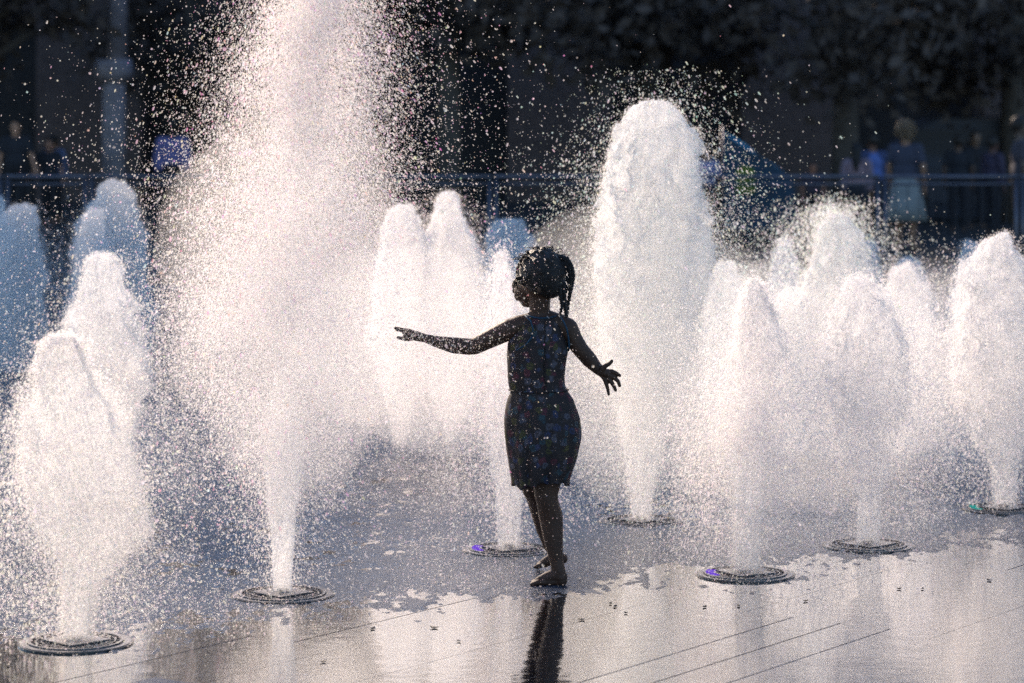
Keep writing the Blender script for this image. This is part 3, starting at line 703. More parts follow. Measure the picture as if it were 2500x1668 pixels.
# scraps lying on the wet paving
LEAF_AT = ['left one of two below the purple lit grating', 'right one of two below the purple lit grating', 'farthest one right of the heel of the child', 'largest of the pair right of the child', 'nearer one below the pair right of the child',
           'broad one left of the reflection of the legs', 'below the right rim of the tallest jet grating', 'nearest one between the two left gratings', 'alone near the right edge of the paving', 'midway between the two right gratings, below them',
           'below the mist wrapped grating, left one', 'just right of the reflection of the legs', 'in the bottom left corner below the grating', 'nearest one left of the reflection of the legs', 'below the mist wrapped grating, right one']
for k, (px, py, s_) in enumerate([(1720, 1484, 1.1), (1803, 1482, 1.0), (1490, 1476, .8), (1502, 1483, 1.2), (1528, 1499, .7), (1060, 1535, 1.3), (910, 1537, 1.2), (790, 1618, 1.0), (2415, 1419, 1.1), (1967, 1470, 1.0), (2195, 1440, .8), (1420, 1515, 1.2), (20, 1628, .9), (1120, 1568, .8), (2252, 1440, .8)]):
    p = at(px, py, gY(py)); m = MB(); w = .0065 * s_
    pts = [(-w * 1.5, 0), (-w * .5, w * .8), (w * .8, w * .7), (w * 1.6, 0), (w * .6, -w * .8), (-w * .8, -w * .6)]
    n0 = 0
    for z in (0, .0022): m.v += [(x, y, z + (.003 if x > w else 0) + (.002 if x < -w else 0)) for x, y in pts]
    m.f += [[5, 4, 3, 2, 1, 0], [6, 7, 8, 9, 10, 11]] + [[i, (i + 1) % 6, 6 + (i + 1) % 6, 6 + i] for i in range(6)]
    o = m.build('fallen_leaf', M_HAIR); o.location = (p.x, p.y, .003); o.rotation_euler.z = random.uniform(0, 3)
    tag(o, 'small dark leaf scrap ' + LEAF_AT[k], 'leaf', 'leaf scraps on the wet paving')

# ------------------------------------------------------------------ the child
YC = 9.4
def c_(px, py, dy=0.0, z=None):
    p = at(px, py, YC); return Vector((p.x, YC + dy, p.z))
PXM = YC / F_PX
child = empty('person', (c_(1350, 1430).x, YC, 0), 'child with braids in a sleeveless floral dress, arms spread, barefoot on the wet paving', 'person')
cinv = Vector((-child.location.x, -YC, 0))
def own(o): o.matrix_parent_inverse.translation = cinv; return o
b = MB()
# torso
for (y, xl, xr, d) in ((790, 1262, 1388, .055), (830, 1252, 1383, .065), (880, 1248, 1374, .070), (935, 1252, 1372, .070), (985, 1248, 1380, .078), (1030, 1250, 1392, .082)):
    w = (xr - xl) / 2 * PXM - .008
    b.ball(c_((xl + xr) / 2, y), w, 20, 12, (1, d / w * .85, .048 / w * 1.0))
b.chain((c_(1316, 800), .045), (c_(1314, 900), .05), (c_(1314, 1020), .06))
# neck and shoulders
b.chain((c_(1317, 800), .040), (c_(1317, 765), .036), (c_(1318, 735, -.005), .037), (c_(1318, 700, -.01), .045))
b.chain((c_(1300, 783), .030), (c_(1268, 794), .035), (c_(1245, 804), .037))
b.chain((c_(1335, 780), .030), (c_(1365, 789), .034), (c_(1386, 802), .037))
# head: turned to the left and away
b.ball(c_(1320, 672, -.005), .079, 24, 16, (1.0, 1.08, 1.08))
b.ball(c_(1297, 700, .025), .055, 20, 12, (1, 1, 1))
b.ball(c_(1290, 728, .03), .034, 16, 10); b.ball(c_(1279, 716, .035), .035, 16, 10)                 # cheek
b.chain((c_(1290, 738, .035), .022), (c_(1283, 741, .045), .017))   # jaw, chin
b.ball(c_(1270, 699, .06), .030, 14, 10)                   # brow side
b.chain((c_(1266, 700, .085), .008), (c_(1257, 714, .088), .0105))  # nose
b.ball(c_(1262, 726, .075), .011); b.ball(c_(1264, 732, .072), .010)   # lips
b.ball(c_(1316, 702, -.082), .016, 12, 8, (.5, .5, 1.1))       # ear
# left-hand arm (in the photograph)
b.chain((c_(1245, 804), .038), (c_(1204, 824, .01), .034), (c_(1160, 846, .02), .030), (c_(1146, 848, .02), .029),
        (c_(1108, 844, .01), .029), (c_(1072, 836, 0), .022), (c_(1042, 827, -.005), .0165))
b.ball(c_(1018, 820, -.005), .030, 14, 10, (1.0, .85, .48))
# right-hand arm
b.chain((c_(1386, 803), .038), (c_(1400, 828), .032), (c_(1416, 852), .029), (c_(1440, 880, .01), .028), (c_(1458, 900, .01), .021), (c_(1467, 908, .01), .0185))
b.ball(c_(1482, 917, .01), .025, 14, 10, (.95, .6, .95))
# legs: near one carries the weight, far one half a step behind
b.chain((c_(1345, 1040, .0), .074), (c_(1338, 1130, -.01), .064), (c_(1333, 1205, -.02), .042), (c_(1336, 1222, -.02), .039),
        (c_(1345, 1262, 0), .043), (c_(1350, 1310, 0), .036), (c_(1358, 1368, 0), .0245), (c_(1364, 1395, 0), .025))
b.chain((c_(1290, 1040, .02), .070), (c_(1305, 1130, .05), .060), (c_(1306, 1200, .09), .046), (c_(1314, 1222, .12), .043))
def fp(px, py, Y): return at(px, py, Y)
b.chain((c_(1314, 1222, .12), .043), (at(1325, 1250, 9.58), .043), (at(1334, 1290, 9.62), .038), (at(1344, 1328, 9.66), .029), (at(1356, 1348, 9.68), .025))
b.chain((at(1362, 1362, 9.68), .024), (at(1374, 1364, 9.68), .019))
b.chain((at(1352, 1362, 9.68), .022), (at(1330, 1374, 9.68), .018), (at(1316, 1380, 9.68), .012))
for k in range(5): b.chain((at(1320, 1380, 9.65 + k * .015), .009), (at(1306 + k * 1.5, 1385, 9.645 + k * .018), .0068 + (.002 if k == 4 else 0)))
b.chain((c_(1369, 1408, 0), .024), (c_(1371, 1418, 0), .021))
b.chain((c_(1360, 1402, 0), .023), (c_(1335, 1410, 0), .020), (c_(1314, 1418, 0), .014))
b.chain((c_(1370, 1420, 0), .014), (c_(1315, 1421, -.01), .012)); b.chain((c_(1370, 1420, 0), .014), (c_(1318, 1421, .015), .012))
for k in range(5): b.chain((c_(1314, 1420, -.022 + k * .012), .0095), (c_(1297 + k * 1.2, 1424, -.026 + k * .0135), .0066 + (.0022 if k == 4 else 0)))
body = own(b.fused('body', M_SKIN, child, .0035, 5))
# fingers are chains of their own rooted in the palms
def finger(pts, r0, r1, parts):
    m = len(pts)
    for i in range(m - 1):
        t0, t1 = i / (m - 1), (i + 1) / (m - 1)
        parts.cap(pts[i], r0 + (r1 - r0) * t0, pts[i + 1], r0 + (r1 - r0) * t1, 10)
hb = MB()
finger([c_(1470, 902, -.01), c_(1477, 893, -.014), c_(1486, 888, -.018), c_(1493, 881, -.018)], .0105, .0065, hb)
finger([c_(1484, 909), c_(1493, 907), c_(1504, 911), c_(1513, 917)], .0095, .0060, hb)
finger([c_(1487, 917), c_(1500, 922), c_(1509, 931), c_(1513, 942)], .0095, .0060, hb)
finger([c_(1484, 924), c_(1494, 935), c_(1499, 944), c_(1503, 953)], .0090, .0058, hb)
finger([c_(1476, 925), c_(1481, 940), c_(1484, 951), c_(1486, 963)], .0085, .0052, hb)
finger([c_(1467, 907), c_(1480, 912)], .016, .016, hb)
h2 = MB()
finger([c_(1015, 815), c_(997, 808), c_(982, 805), c_(965, 801)], .0100, .0058, h2)
finger([c_(1012, 818, .012), c_(994, 812, .014), c_(980, 808, .014), c_(968, 806, .012)], .0095, .0058, h2)
finger([c_(1013, 821, .022), c_(996, 817, .026), c_(984, 814, .028)], .0090, .0056, h2)
finger([c_(1014, 823, -.012), c_(998, 827, -.018), c_(985, 826, -.022), c_(972, 823, -.024)], .0100, .0058, h2)
finger([c_(1014, 820, -.014), c_(999, 818, -.022), c_(988, 818, -.026)], .0085, .0056, h2)
finger([c_(1042, 827, -.005), c_(1016, 820, -.005)], .015, .018, h2)
own(hb.fused('hand', M_SKIN, child, .0022, 3)); own(h2.fused('hand', M_SKIN, child, .0022, 3))
own(MB().ball(c_(1263, 704, .072), .0095, 12, 8).build('eye', M_EYE, child, True))
# hair
hr = MB(); rr = random.Random(5)
hr.ball(c_(1324, 668, -.012), .083, 26, 18, (1.0, 1.08, 1.02))
hr.ball(c_(1342, 690, -.03), .055, 18, 12)
for k in range(150):
    u, w = rr.uniform(-1, 1), rr.uniform(0, 2 * math.pi); s_ = math.sqrt(1 - u * u)
    d = Vector((s_ * math.cos(w), s_ * math.sin(w), u))
    if d.z < -.35 or (d.x < -.55 and d.y > .1 and d.z < .5): continue
    hr.ball(c_(1324, 668, -.012) + Vector((d.x * .080, d.y * .086, d.z * .082)), rr.uniform(.007, .014), 8, 6)
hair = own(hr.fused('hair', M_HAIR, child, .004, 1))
def braid(pts, r0=.0085, r1=.004):
    m = MB(); P_ = [c_(*p) for p in pts]; Q = []
    for i in range(len(P_) - 1):
        for t in range(5): Q.append(P_[i].lerp(P_[i + 1], t / 5))
    Q.append(P_[-1])
    for i, q in enumerate(Q):
        t = i / len(Q); r_ = (r0 + (r1 - r0) * t) * (1.12 if i % 2 else .88)
        m.ball(q + Vector((.0018 * (1 if i % 2 else -1), 0, 0)), r_, 8, 6, (1, 1, 1.35))
    own(m.build('braid', M_HAIR, child, True))
braid([(1366, 630, -.02), (1382, 634, -.03), (1393, 650, -.035), (1397, 672, -.035), (1395, 692, -.03), (1391, 712, -.03), (1387, 735, -.03), (1384, 762, -.03)], .010, .0045)
braid([(1376, 640, -.03), (1388, 655, -.04), (1392, 680, -.04), (1390, 700, -.04), (1389, 730, -.04)], .008, .004)
braid([(1374, 690, -.05), (1375, 712, -.055), (1377, 735, -.055), (1380, 758, -.055), (1382, 771, -.055)], .009, .0045)
braid([(1366, 700, -.06), (1367, 722, -.065), (1371, 745, -.065), (1366, 764, -.065)], .007, .0035)
braid([(1290, 618, -.02), (1275, 632, 0), (1264, 655, .02), (1262, 680, .03)], .007, .005)
for k in range(60):
    a = rr.uniform(-1.2, 1.1); px = 1322 + 52 * math.sin(a); py = 662 - 52 * math.cos(a)
    p0 = c_(px, py, rr.uniform(-.03, .03)); m = MB(); dx = rr.uniform(-.016, .016)
    m.tube([p0, p0 + Vector((dx, 0, .010)), p0 + Vector((dx * 2.2, 0, .012 + rr.uniform(-.004, .006))), p0 + Vector((dx * 3, 0, .006))], [.0022, .0018, .0014, .0006], 5)
    if k == 0: stray = m
    else:
        n0 = len(stray.v); stray.v += m.v; stray.f += [[i + n0 for i in f] for f in m.f]
tag(own(stray.build('stray_hair', M_HAIR, child, True)), kind='stuff')
for k in range(22):              # loose wet locks standing off the head
    a = rr.uniform(-1.9, 2.1); px = 1324 + 57 * math.sin(a); py = 668 - 58 * math.cos(a)
    if px < 1275 and py > 690: continue
    o_ = rr.uniform(4, 10); q = rr.uniform(-.06, .03)
    sg_ = 1 if math.sin(a) > 0 else -1
    L_ = [(px - 6 * sg_, py + 2, q), (px + o_ * .6 * math.sin(a), py - o_ * .6 * math.cos(a), q), (px + (o_ + 4) * math.sin(a) * .9, py - o_ * .5 * math.cos(a) + 9, q), (px + o_ * math.sin(a), py + rr.uniform(14, 30), q)]
    own(MB().tube([c_(*p) for p in L_], [.0055, .005, .0042, .0018], 7).build('lock', M_HAIR, child, True))
# dress: bodice and skirt as one lofted cloth with folds
rows = [(772, 1290, 1362, .040), (782, 1275, 1370, .050), (800, 1262, 1376, .058), (820, 1250, 1380, .066), (835, 1241, 1385, .070), (860, 1239, 1386, .074), (890, 1239, 1380, .076), (920, 1240, 1377, .077),
        (942, 1243, 1379, .077), (957, 1247, 1386, .080), (975, 1240, 1399, .088), (1000, 1234, 1408, .098), (1025, 1231, 1415, .106), (1056, 1232, 1419, .112), (1080, 1235, 1417, .115), (1110, 1239, 1411, .117), (1145, 1244, 1399, .118), (1170, 1248, 1391, .118), (1190, 1249, 1389, .117)]
seg = 96; V, Fq = [], []
ra = np.array(rows, float); yy = np.concatenate([np.arange(772, 957, 6), np.arange(957, 1191, 6)])
for y in yy:
    xl, xr, dp = [np.interp(y, ra[:, 0], ra[:, c]) for c in (1, 2, 3)]
    for k in range(seg):
        a = 2 * math.pi * k / seg
        t = max(0, (y - 960) / 230.0)
        f = 1 + t ** .6 * (.055 * math.sin(11 * a + 1.3) + .045 * math.sin(19 * a + .6 * math.sin(y * .02))) * (abs(math.sin(a)) + .15) + .014 * math.sin(7 * a + y * .05) + .010 * math.sin(13 * a - y * .11)
        if y > 940 and y < 975: f *= 1 - .02 * math.sin(40 * a) ** 2
        x = (xl + xr) / 2 + (xr - xl) / 2 * math.cos(a) * (1 + (f - 1) * .35)
        py = y
        if y > 1150:
            q = (y - 1150) / 40
            py = y - q * (16 * max(0, math.cos((a) + .9)) ** 2 if math.cos(a) < .82 else 0) + q * (4 * math.sin(5 * a) + 3 * math.sin(13 * a))
        p = c_(x, py); V.append((p.x, YC + dp * math.sin(a) * f + (.012 * t), p.z))
n = len(yy); ii = np.arange(n * seg).reshape(n, seg); jj = np.roll(ii, -1, 1)
Fq = np.stack([ii[:-1], ii[1:], jj[1:], jj[:-1]], 2).reshape(-1, 4)
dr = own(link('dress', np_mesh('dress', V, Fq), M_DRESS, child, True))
so = dr.modifiers.new('s', 'SOLIDIFY'); so.thickness = .003; so.offset = 0
# piping round neck and armholes, seam at the waist
def piping(pts, r_=.0032):
    own(MB().tube([c_(*p) for p in pts], r_, 6).build('piping', M_TRIM, child, True))
piping([(1284, 768, -.036), (1300, 772, -.044), (1318, 775, -.046), (1340, 774, -.044), (1358, 770, -.036)])
piping([(1281, 768, -.036), (1295, 780, -.056), (1301, 800, -.066), (1298, 820, -.070), (1284, 838, -.066), (1262, 852, -.054), (1245, 850, -.02)])
piping([(1364, 768, -.036), (1375, 782, -.050), (1383, 800, -.050), (1387, 820, -.042), (1389, 845, -.03), (1388, 856, -.01)])
own(MB().tube([c_(1315 + 73 * math.cos(a), 952, .086 * math.sin(a)) for a in np.linspace(0, 2 * math.pi, 40)], .0025, 5).build('waist_seam', M_DRESS, child, True))
own(MB().tube([c_(1330 + 1.5 * math.sin(y), y, -float(np.interp(y, ra[:, 0], ra[:, 3])) - .002) for y in range(780, 950, 8)], .0022, 5).build('zip_seam', M_HAIR, child, True))

# ------------------------------------------------------------------ crowd barriers
YB = 27.0
M_BARS = simple('tarnished_bars', (.035, .036, .045), .7)
def barrier(x0, x1, label):
    sx = YB / F_PX; a = (x0 - 1250) * sx; c = (x1 - 1250) * sx; w = c - a
    r_ = empty('crowd_barrier', (a, YB, 0), label, 'barrier', 'steel barriers along the back of the fountain')
    MB().tube([(0, 0, 1.10), (w, 0, 1.10)], .021, 10).build('top_rail', M_STEEL, r_, True)
    MB().tube([(0, 0, 1.025), (w, 0, 1.025)], .012, 8).build('upper_rail', M_STEEL, r_, True)
    MB().tube([(0, 0, .16), (w, 0, .16)], .016, 8).build('bottom_rail', M_STEEL, r_, True)
    for x in (.02, w - .02):
        MB().tube([(x, 0, 0), (x, 0, 1.08)], .020, 8).build('post', M_STEEL, r_, True)
        MB().box((x, 0, .02), (.05, .55, .03)).build('foot', M_STEEL, r_)
    nb = max(3, int(w / .115)); me = MB().tube([(0, 0, .16), (0, 0, 1.025)], .0045, 6).mesh('bar'); me.materials.append(M_BARS)
    for k in range(1, nb): link('bar', me, None, r_).location = (w * k / nb, 0, 0)
for x0, x1, lb in ((-480, 6, 'steel barrier section cut off by the left edge'), (14, 213, 'short steel barrier section below the couple holding hands'),
                   (219, 700, 'steel barrier section behind the tall plume'), (706, 1200, 'steel barrier section behind the narrow headed jet'),
                   (1206, 1702, 'steel barrier section behind the second tallest jet'), (1708, 2148, 'steel barrier section below the teal tent'),
                   (2156, 2486, 'steel barrier section below the person with rim lit curly hair'), (2492, 2990, 'steel barrier section cut off by the right edge')):
    barrier(x0, x1, lb)

# ------------------------------------------------------------------ onlookers behind the barrier
def person(px, top_py, Y, label, shirt, lower, skin=(.30, .16, .10), hair=(.02, .015, .012), face=180, long_hair=False, curly=False, skirt=False, arms=None, h=None, jacket=None, lean=0.0, shirt_ext=0.0):
    x = (px - 1250) / F_PX * Y; H = h or (CAM_H - (top_py - HOR) / F_PX * Y); k = H / 1.72
    r_ = empty('person', (x, Y, 0), label, 'person'); r_.rotation_euler.z = R(face)
    ms = simple('skin', skin, .5, var=.1); mh = simple('hair', hair, .6, transl=.3 if curly else 0); mt = simple('top', shirt, .8, var=.12); ml = simple('cloth', lower, .85, var=.12)
    def P(a, b_, c): return Vector((a * k, b_ * k - lean * max(0, c - .9) , c * k))
    m = MB()
    m.ball(P(0, 0, 1.59), .098 * k, 14, 10, (.82, 1, 1.2)); m.ball(P(0, -.09, 1.57), .016 * k, 8, 6); m.ball(P(0, -.05, 1.515), .05 * k, 10, 8)
    for s_ in (-1, 1): m.ball(P(s_ * .08, 0, 1.585), .02 * k, 8, 6, (.5, .8, 1.2))
    m.chain((P(0, .01, 1.53), .055 * k), (P(0, .01, 1.42), .058 * k), (P(0, 0, 1.30), .11 * k), (P(0, 0, 1.0), .11 * k))
    m.chain((P(-.17, 0, 1.385), .05 * k), (P(.17, 0, 1.385), .05 * k))
    arms_ = arms or [((-.25, 0, 1.12), (-.24, -.05, .86)), ((.25, 0, 1.12), (.24, -.05, .86))]
    for s_, (el, ha) in zip((-1, 1), arms_):
        m.chain((P(s_ * .18, 0, 1.38), .05 * k), (P(*el), .040 * k), (P(*ha), .028 * k))
        hv = (P(*ha) - P(*el)).normalized(); pl = P(*ha) + hv * .05 * k; m.ball(pl, .042 * k, 10, 8, (.6, .9, 1))
        for q in range(4): m.cap(pl + Vector(((q - 1.5) * .014 * k, 0, 0)), .011 * k, pl + hv * (.075 - .008 * abs(q - 1.3)) * k + Vector(((q - 1.5) * .019 * k, 0, 0)), .008 * k, 6)
        m.cap(pl, .012 * k, pl + hv * .03 * k + Vector((-s_ * .04 * k, -.01, 0)), .009 * k, 6)
    for s_ in (-1, 1):
        m.chain((P(s_ * .09, 0, .92), .09 * k), (P(s_ * .10, -.01, .50), .055 * k), (P(s_ * .10, .01, .09), .036 * k)); m.chain((P(s_ * .10, .02, .04), .036 * k), (P(s_ * .11, -.15, .03), .03 * k))
    m.fused('body', ms, r_, .014, 2)
    m = MB()   # top
    m.chain((P(-.15, 0, 1.37), .072 * k), (P(.15, 0, 1.37), .072 * k)); m.ball(P(0, 0, 1.25), .19 * k, 14, 10, (1, .68, 1)); m.ball(P(0, 0, 1.05), .18 * k, 14, 10, (1, .7, 1.1 + shirt_ext))
    for s_, (el, ha) in zip((-1, 1), arms_): m.chain((P(s_ * .18, 0, 1.38), .066 * k), (P(s_ * .18, 0, 1.38).lerp(P(*el), .65), .060 * k))
    m.fused('top', mt, r_, .016, 2)
    if jacket:
        mj = simple('jacket', jacket, .8); m = MB()
        for s_, (el, ha) in zip((-1, 1), arms_):
            m.chain((P(s_ * .12, .02, 1.38), .075 * k), (P(s_ * .19, .01, 1.37), .080 * k), (P(*el), .062 * k), (P(*el).lerp(P(*ha), .75), .05 * k))
            m.chain((P(s_ * .17, -.02, 1.3), .08 * k), (P(s_ * .17, -.02, .95), .08 * k))
        m.fused('jacket', mj, r_, .016, 2)
    m = MB()
    if skirt:
        m.tube([P(0, 0, 1.0), P(0, 0, .9), P(0, 0, .62), P(0, 0, .40)], [.14 * k, .19 * k, .24 * k, .29 * k], 20)
        m.build('skirt', ml, r_, True)
    else:
        m.ball(P(0, 0, .93), .18 * k, 12, 10, (1, .75, .8))
        for s_ in (-1, 1): m.chain((P(s_ * .09, 0, .88), .105 * k), (P(s_ * .10, -.01, .50), .075 * k), (P(s_ * .10, .01, .12), .055 * k))
        m.fused('trousers', ml, r_, .018, 2)
    m = MB()
    m.ball(P(0, .025, 1.625), .108 * k, 14, 10, (.9, 1, 1.05))
    if long_hair: m.chain((P(0, .05, 1.6), .10 * k), (P(0, .09, 1.40), .075 * k), (P(0, .10, 1.25), .05 * k))
    if curly:
        q = random.Random(3)
        for _ in range(60):
            d = Vector((q.gauss(0, 1), q.gauss(0, 1), q.gauss(0.3, 1))).normalized(); m.ball(P(0, .02, 1.62) + d * .135 * k, .03 * k, 8, 6)
    m.fused('hair', mh, r_, .013, 1)
    return r_
D_ = (.020, .020, .026)
person(38, 290, 44, 'person in a dark short sleeved top holding the hand of a smaller one, far left', (.03, .033, .045), D_, skin=(.55, .30, .20), face=0,
       arms=[((-.25, 0, 1.12), (-.27, -.02, .86)), ((.26, 0, 1.12), (.34, -.05, .86))])
person(120, 335, 44.4, 'smaller person in a dark v neck top reaching for the hand of the taller one', (.025, .028, .04), D_, skin=(.42, .22, .15), face=0,
       arms=[((-.25, 0, 1.12), (-.38, -.05, .92)), ((.24, 0, 1.12), (.28, -.05, .86))], long_hair=True)
person(133, 330, 45.6, 'person in a pale blue jacket half hidden behind the smaller of the couple', (.10, .13, .24), D_, face=150, jacket=(.12, .16, .30))
person(421, 292, 43, 'person in a lavender blue shirt bending at the edge of the tall plume', (.17, .16, .36), D_, skin=(.04, .025, .02), face=180, lean=.12, jacket=(.17, .16, .36), shirt_ext=.3)
person(2092, 350, 38, 'person in a long pale pink top with dark hair, turned away', (.30, .20, .22), (.03, .03, .04), hair=(.012, .01, .01), face=165, long_hair=True, jacket=(.26, .19, .23), shirt_ext=.5)
person(2130, 328, 38.9, 'dark haired person in a light blue shirt behind the pink topped one', (.10, .16, .42), D_, skin=(.2, .1, .07), face=200, jacket=(.05, .07, .16))
person(2212, 300, 35, 'person with rim lit curly fair hair, dark top and a pale grey skirt', (.05, .055, .085), (.24, .26, .26), hair=(.20, .14, .09), face=150, curly=True, skirt=True)
person(1722, 352, 37, 'person in a pale lilac top partly veiled by drops beside the tent pole', (.30, .30, .50), D_, face=190)
person(2340, 330, 41, 'person in near black clothes standing by the dark vehicle', (.02, .022, .03), D_, skin=(.12, .07, .05), face=170)
person(2382, 318, 42.5, 'person with tanned face and dark clothes left of the edge figure', (.02, .02, .025), D_, skin=(.2, .12, .08), face=10)
person(2425, 334, 39.5, 'person in a dark plum top with a strip of red and blue at the shoulder', (.055, .045, .08), D_, skin=(.12, .06, .05), face=120, jacket=(.05, .04, .07))
person(2492, 285, 33.5, 'tall figure in dark clothes cut off by the right edge', (.06, .055, .07), D_, skin=(.14, .10, .08), face=90)
person(1985, 395, 40, 'small child whose orange toned face shows just above the railing', (.06, .045, .06), D_, skin=(.40, .17, .10), face=0)

# teal tent with a lime panel, parasol pole beside it
tent = empty('pop_up_tent', ((1768 - 1250) / F_PX * 36, 36, 0), 'teal fabric tent sloping down to the right with a lime green panel', 'tent')
sx = 36 / F_PX
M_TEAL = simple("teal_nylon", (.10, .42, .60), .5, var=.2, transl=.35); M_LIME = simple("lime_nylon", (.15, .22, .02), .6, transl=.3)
def tp(px, py, dy): return ((px - 1768) * sx, dy, CAM_H - (py - HOR) * sx)
m = MB(); cur = [(1762, 322), (1790, 335), (1820, 355), (1850, 382), (1885, 402), (1925, 430), (1950, 560)]
for dy, dx in ((-.55, 0), (0, 4), (.6, 12)): m.v += [tp(px + dx * (1 if i else 0), py + (10 if dy else 0) * (i > 0), dy * (i + .2) / 6) for i, (px, py) in enumerate(cur)]
for r0 in (0, 7):
    for i in range(6): m.f.append([r0 + i, r0 + i + 1, r0 + 8 + i, r0 + 7 + i])
o = m.build('canopy', M_TEAL, tent, True); s_ = o.modifiers.new('s', 'SOLIDIFY'); s_.thickness = .01
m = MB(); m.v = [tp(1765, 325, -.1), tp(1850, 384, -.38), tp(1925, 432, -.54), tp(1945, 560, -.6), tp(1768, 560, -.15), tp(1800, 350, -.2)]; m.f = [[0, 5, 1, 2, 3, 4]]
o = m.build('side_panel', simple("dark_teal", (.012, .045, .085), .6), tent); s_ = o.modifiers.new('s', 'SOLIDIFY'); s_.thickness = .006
m = MB(); m.v = [tp(1788, 412, -.66), tp(1805, 403, -.66), tp(1826, 407, -.66), tp(1832, 424, -.66), tp(1830, 470, -.66), tp(1788, 470, -.66)]; m.f = [[0, 1, 2, 3, 4, 5]]
o = m.build('lime_panel', M_LIME, tent); s_ = o.modifiers.new('s', 'SOLIDIFY'); s_.thickness = .05
MB().tube([(0, 0, 0), (-.02, 0, 1.62)], .018, 8).build('pole', M_STEEL, tent, True)

# dark estate car behind the crowd
CX, CY = (2400 - 1250) / F_PX * 46, 46.0
car = empty('parked_car', (CX, CY, 0), 'dark parked van whose roof edge glints behind the crowd on the right', 'van')
M_CAR = simple("dark_car_paint", (.030, .034, .05), .55, coat=0.0, var=.05)
prof = [(-2.1, .35), (-2.15, .85), (-1.75, 1.05), (-1.15, 1.66), (-.9, 1.735), (1.9, 1.74), (2.1, 1.5), (2.2, .9), (2.15, .35)]
m = MB(); n0 = len(prof)
for y in (-.88, .88): m.v += [(x, y * (1 if z < 1.1 else .86), z) for x, z in prof]
m.f = [list(range(n0)), list(range(n0, 2 * n0))[::-1]] + [[i, n0 + i, n0 + (i + 1) % n0, (i + 1) % n0] for i in range(n0)]
m.build('body', M_CAR, car)
for x0, x1 in ((-1.35, -.35), (-.27, .75), (.83, 1.8)):
    MB().box(((x0 + x1) / 2, -.83, 1.33), (x1 - x0, .04, .44)).build('window', M_GLASS, car)
for x in (-1.4, 1.4):
    for y in (-.82, .82):
        w_ = MB().tube([(x, y - .1, .33), (x, y + .1, .33)], .33, 20).build('wheel', M_CAST, car); MB().tube([(x, y - .112, .33), (x, y + .112, .33)], .18, 14).build('rim', M_STEEL, w_)
MB().tube([(-.8, -.70, 1.77), (1.8, -.70, 1.77)], .018, 6).build('roof_rail', M_STEEL, car)

# ------------------------------------------------------------------ building, column and trees
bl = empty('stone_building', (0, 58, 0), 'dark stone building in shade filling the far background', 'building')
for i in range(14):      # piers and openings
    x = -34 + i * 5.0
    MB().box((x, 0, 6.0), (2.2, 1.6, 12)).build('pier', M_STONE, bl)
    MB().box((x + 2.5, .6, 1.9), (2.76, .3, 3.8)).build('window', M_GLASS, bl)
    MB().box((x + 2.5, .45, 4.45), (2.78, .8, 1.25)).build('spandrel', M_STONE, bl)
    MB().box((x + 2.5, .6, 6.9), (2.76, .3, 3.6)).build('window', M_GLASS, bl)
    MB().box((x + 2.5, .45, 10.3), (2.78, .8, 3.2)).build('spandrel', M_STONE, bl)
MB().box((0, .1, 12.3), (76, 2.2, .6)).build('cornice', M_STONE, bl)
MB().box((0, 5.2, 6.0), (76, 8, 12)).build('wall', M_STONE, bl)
tw = empty('shade_tower', (-20.0, 60, 0), 'unseen dark stone tower added left of the view to shade the rear jets', 'tower')
for x0, x1 in ((-22.5, -17.62), (-17.34, -16.98), (-16.52, -6.3)):      # unseen shafts added for shade, slits between them let sun onto the left rear jets
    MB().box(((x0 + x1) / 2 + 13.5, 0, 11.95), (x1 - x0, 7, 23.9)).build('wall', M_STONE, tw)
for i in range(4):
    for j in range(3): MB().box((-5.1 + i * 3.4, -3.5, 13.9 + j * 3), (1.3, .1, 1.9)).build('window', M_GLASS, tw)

colx = (278 - 1250) / F_PX * 46
cl_ = empty('stone_column', (colx, 46, 0), 'pale stone column half covered by leaves behind the railing', 'column')
MB().tube([(0, 0, .25), (0, 0, 2.75)], [.205, .19], 24).build('shaft', M_PALE, cl_, True)
MB().box((0, 0, .12), (.60, .60, .24)).build('base', M_PALE, cl_)
MB().tube([(0, 0, 2.35), (0, 0, 2.5), (0, 0, 2.75)], [.22, .34, .30], 24).build('capital', M_PALE, cl_, True)
MB().tube([(.06, 0, 2.75), (.08, 0, 5.2)], [.17, .15], 20).build('upper_shaft', M_PALE, cl_, True)
MB().box((.08, 0, 5.35), (.6, .6, .3)).build('top_block', M_PALE, cl_)

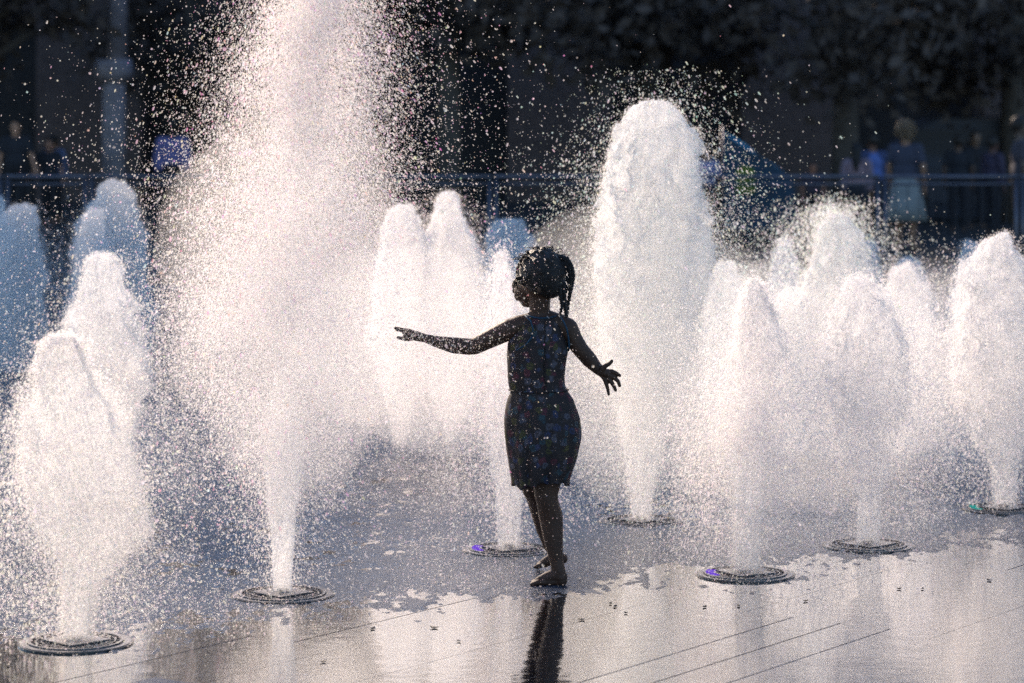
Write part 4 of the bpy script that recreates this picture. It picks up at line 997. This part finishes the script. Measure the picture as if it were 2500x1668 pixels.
def tree(x, y, H, spread, low, label, n=6500, seed=0, leaf=.13):
    q = np.random.default_rng(seed); rr = random.Random(seed)
    r_ = empty('tree', (x, y, 0), label, 'tree', 'trees behind the onlookers')
    m = MB(); top = H * .7
    trunk = [(0, 0, 0), (rr.uniform(-.1, .1), 0, H * .25), (rr.uniform(-.3, .3), rr.uniform(-.2, .2), H * .5), (rr.uniform(-.4, .4), 0, top)]
    m.tube(trunk, [.24, .19, .14, .05], 10)
    for k in range(9):
        z0 = H * rr.uniform(.3, .65); a = rr.uniform(0, 6.28); L_ = spread * rr.uniform(.5, .85)
        p0 = Vector((0, 0, z0)); p1 = p0 + Vector((math.cos(a) * L_ * .5, math.sin(a) * L_ * .5, L_ * .35)); p2 = p0 + Vector((math.cos(a) * L_, math.sin(a) * L_, L_ * .5))
        m.tube([p0, p1, p2], [.09, .06, .02], 6)
    m.build('trunk', M_BARK, r_, True)
    # clumps
    nc = 46; zc = q.uniform(low, H * .95, nc); frac = (zc - low) / (H - low)
    rc = spread * np.sqrt(np.clip(1 - (frac * 1.7 - .75) ** 2 / 1.15, .06, 1)) * np.sqrt(q.random(nc)); ac = q.uniform(0, 2 * np.pi, nc)
    Cc = np.stack([rc * np.cos(ac), rc * np.sin(ac), zc], 1)
    idx = q.integers(0, nc, n); P = Cc[idx] + q.normal(0, 1, (n, 3)) * np.array([.42, .42, .30]) * spread * .38
    a = q.normal(0, 1, (n, 3)); a /= np.linalg.norm(a, axis=1)[:, None]; bb = np.cross(a, q.normal(0, 1, (n, 3))); bb /= np.linalg.norm(bb, axis=1)[:, None]
    s = (leaf * q.uniform(.6, 1.3, n))[:, None]
    V = np.stack([P - a * s, P - bb * s * .55, P + a * s, P + bb * s * .55], 1).reshape(-1, 3)
    o = link('crown', np_mesh('crown', V, np.arange(4 * n).reshape(n, 4)), M_LEAF, r_)
tree(-8.7, 44.5, 8.5, 1.9, 2.7, 'dark leafy tree whose leaves overlap the pale column', seed=1)
tree(-9.5, 38, 11.5, 3.3, 3.6, 'tall dark tree beyond the left edge of the railing', seed=2, n=9000)
tree(-13.0, 43, 10, 3.2, 3.4, 'dark tree behind the couple holding hands', seed=3)
for i, (x, y, H, lb) in enumerate(((-1.0, 42, 9, 'dark tree right behind the tallest plume'), (2.2, 44, 9.2, 'dark tree behind the gap over the head of the child'),
                                   (5.2, 42, 9, 'dark tree behind the second tallest jet and the tent'), (8.4, 45, 9.6, 'dark tree over the pink topped onlooker'),
                                   (11.6, 48, 9.4, 'dark tree over the parked van'), (14.8, 47, 9.8, 'dark tree beyond the right edge'), (-6.2, 52.5, 10.5, 'dark tree behind the shaded blue jets'))):
    tree(x, y, H, 2.6, 2.3, lb, seed=10 + i)
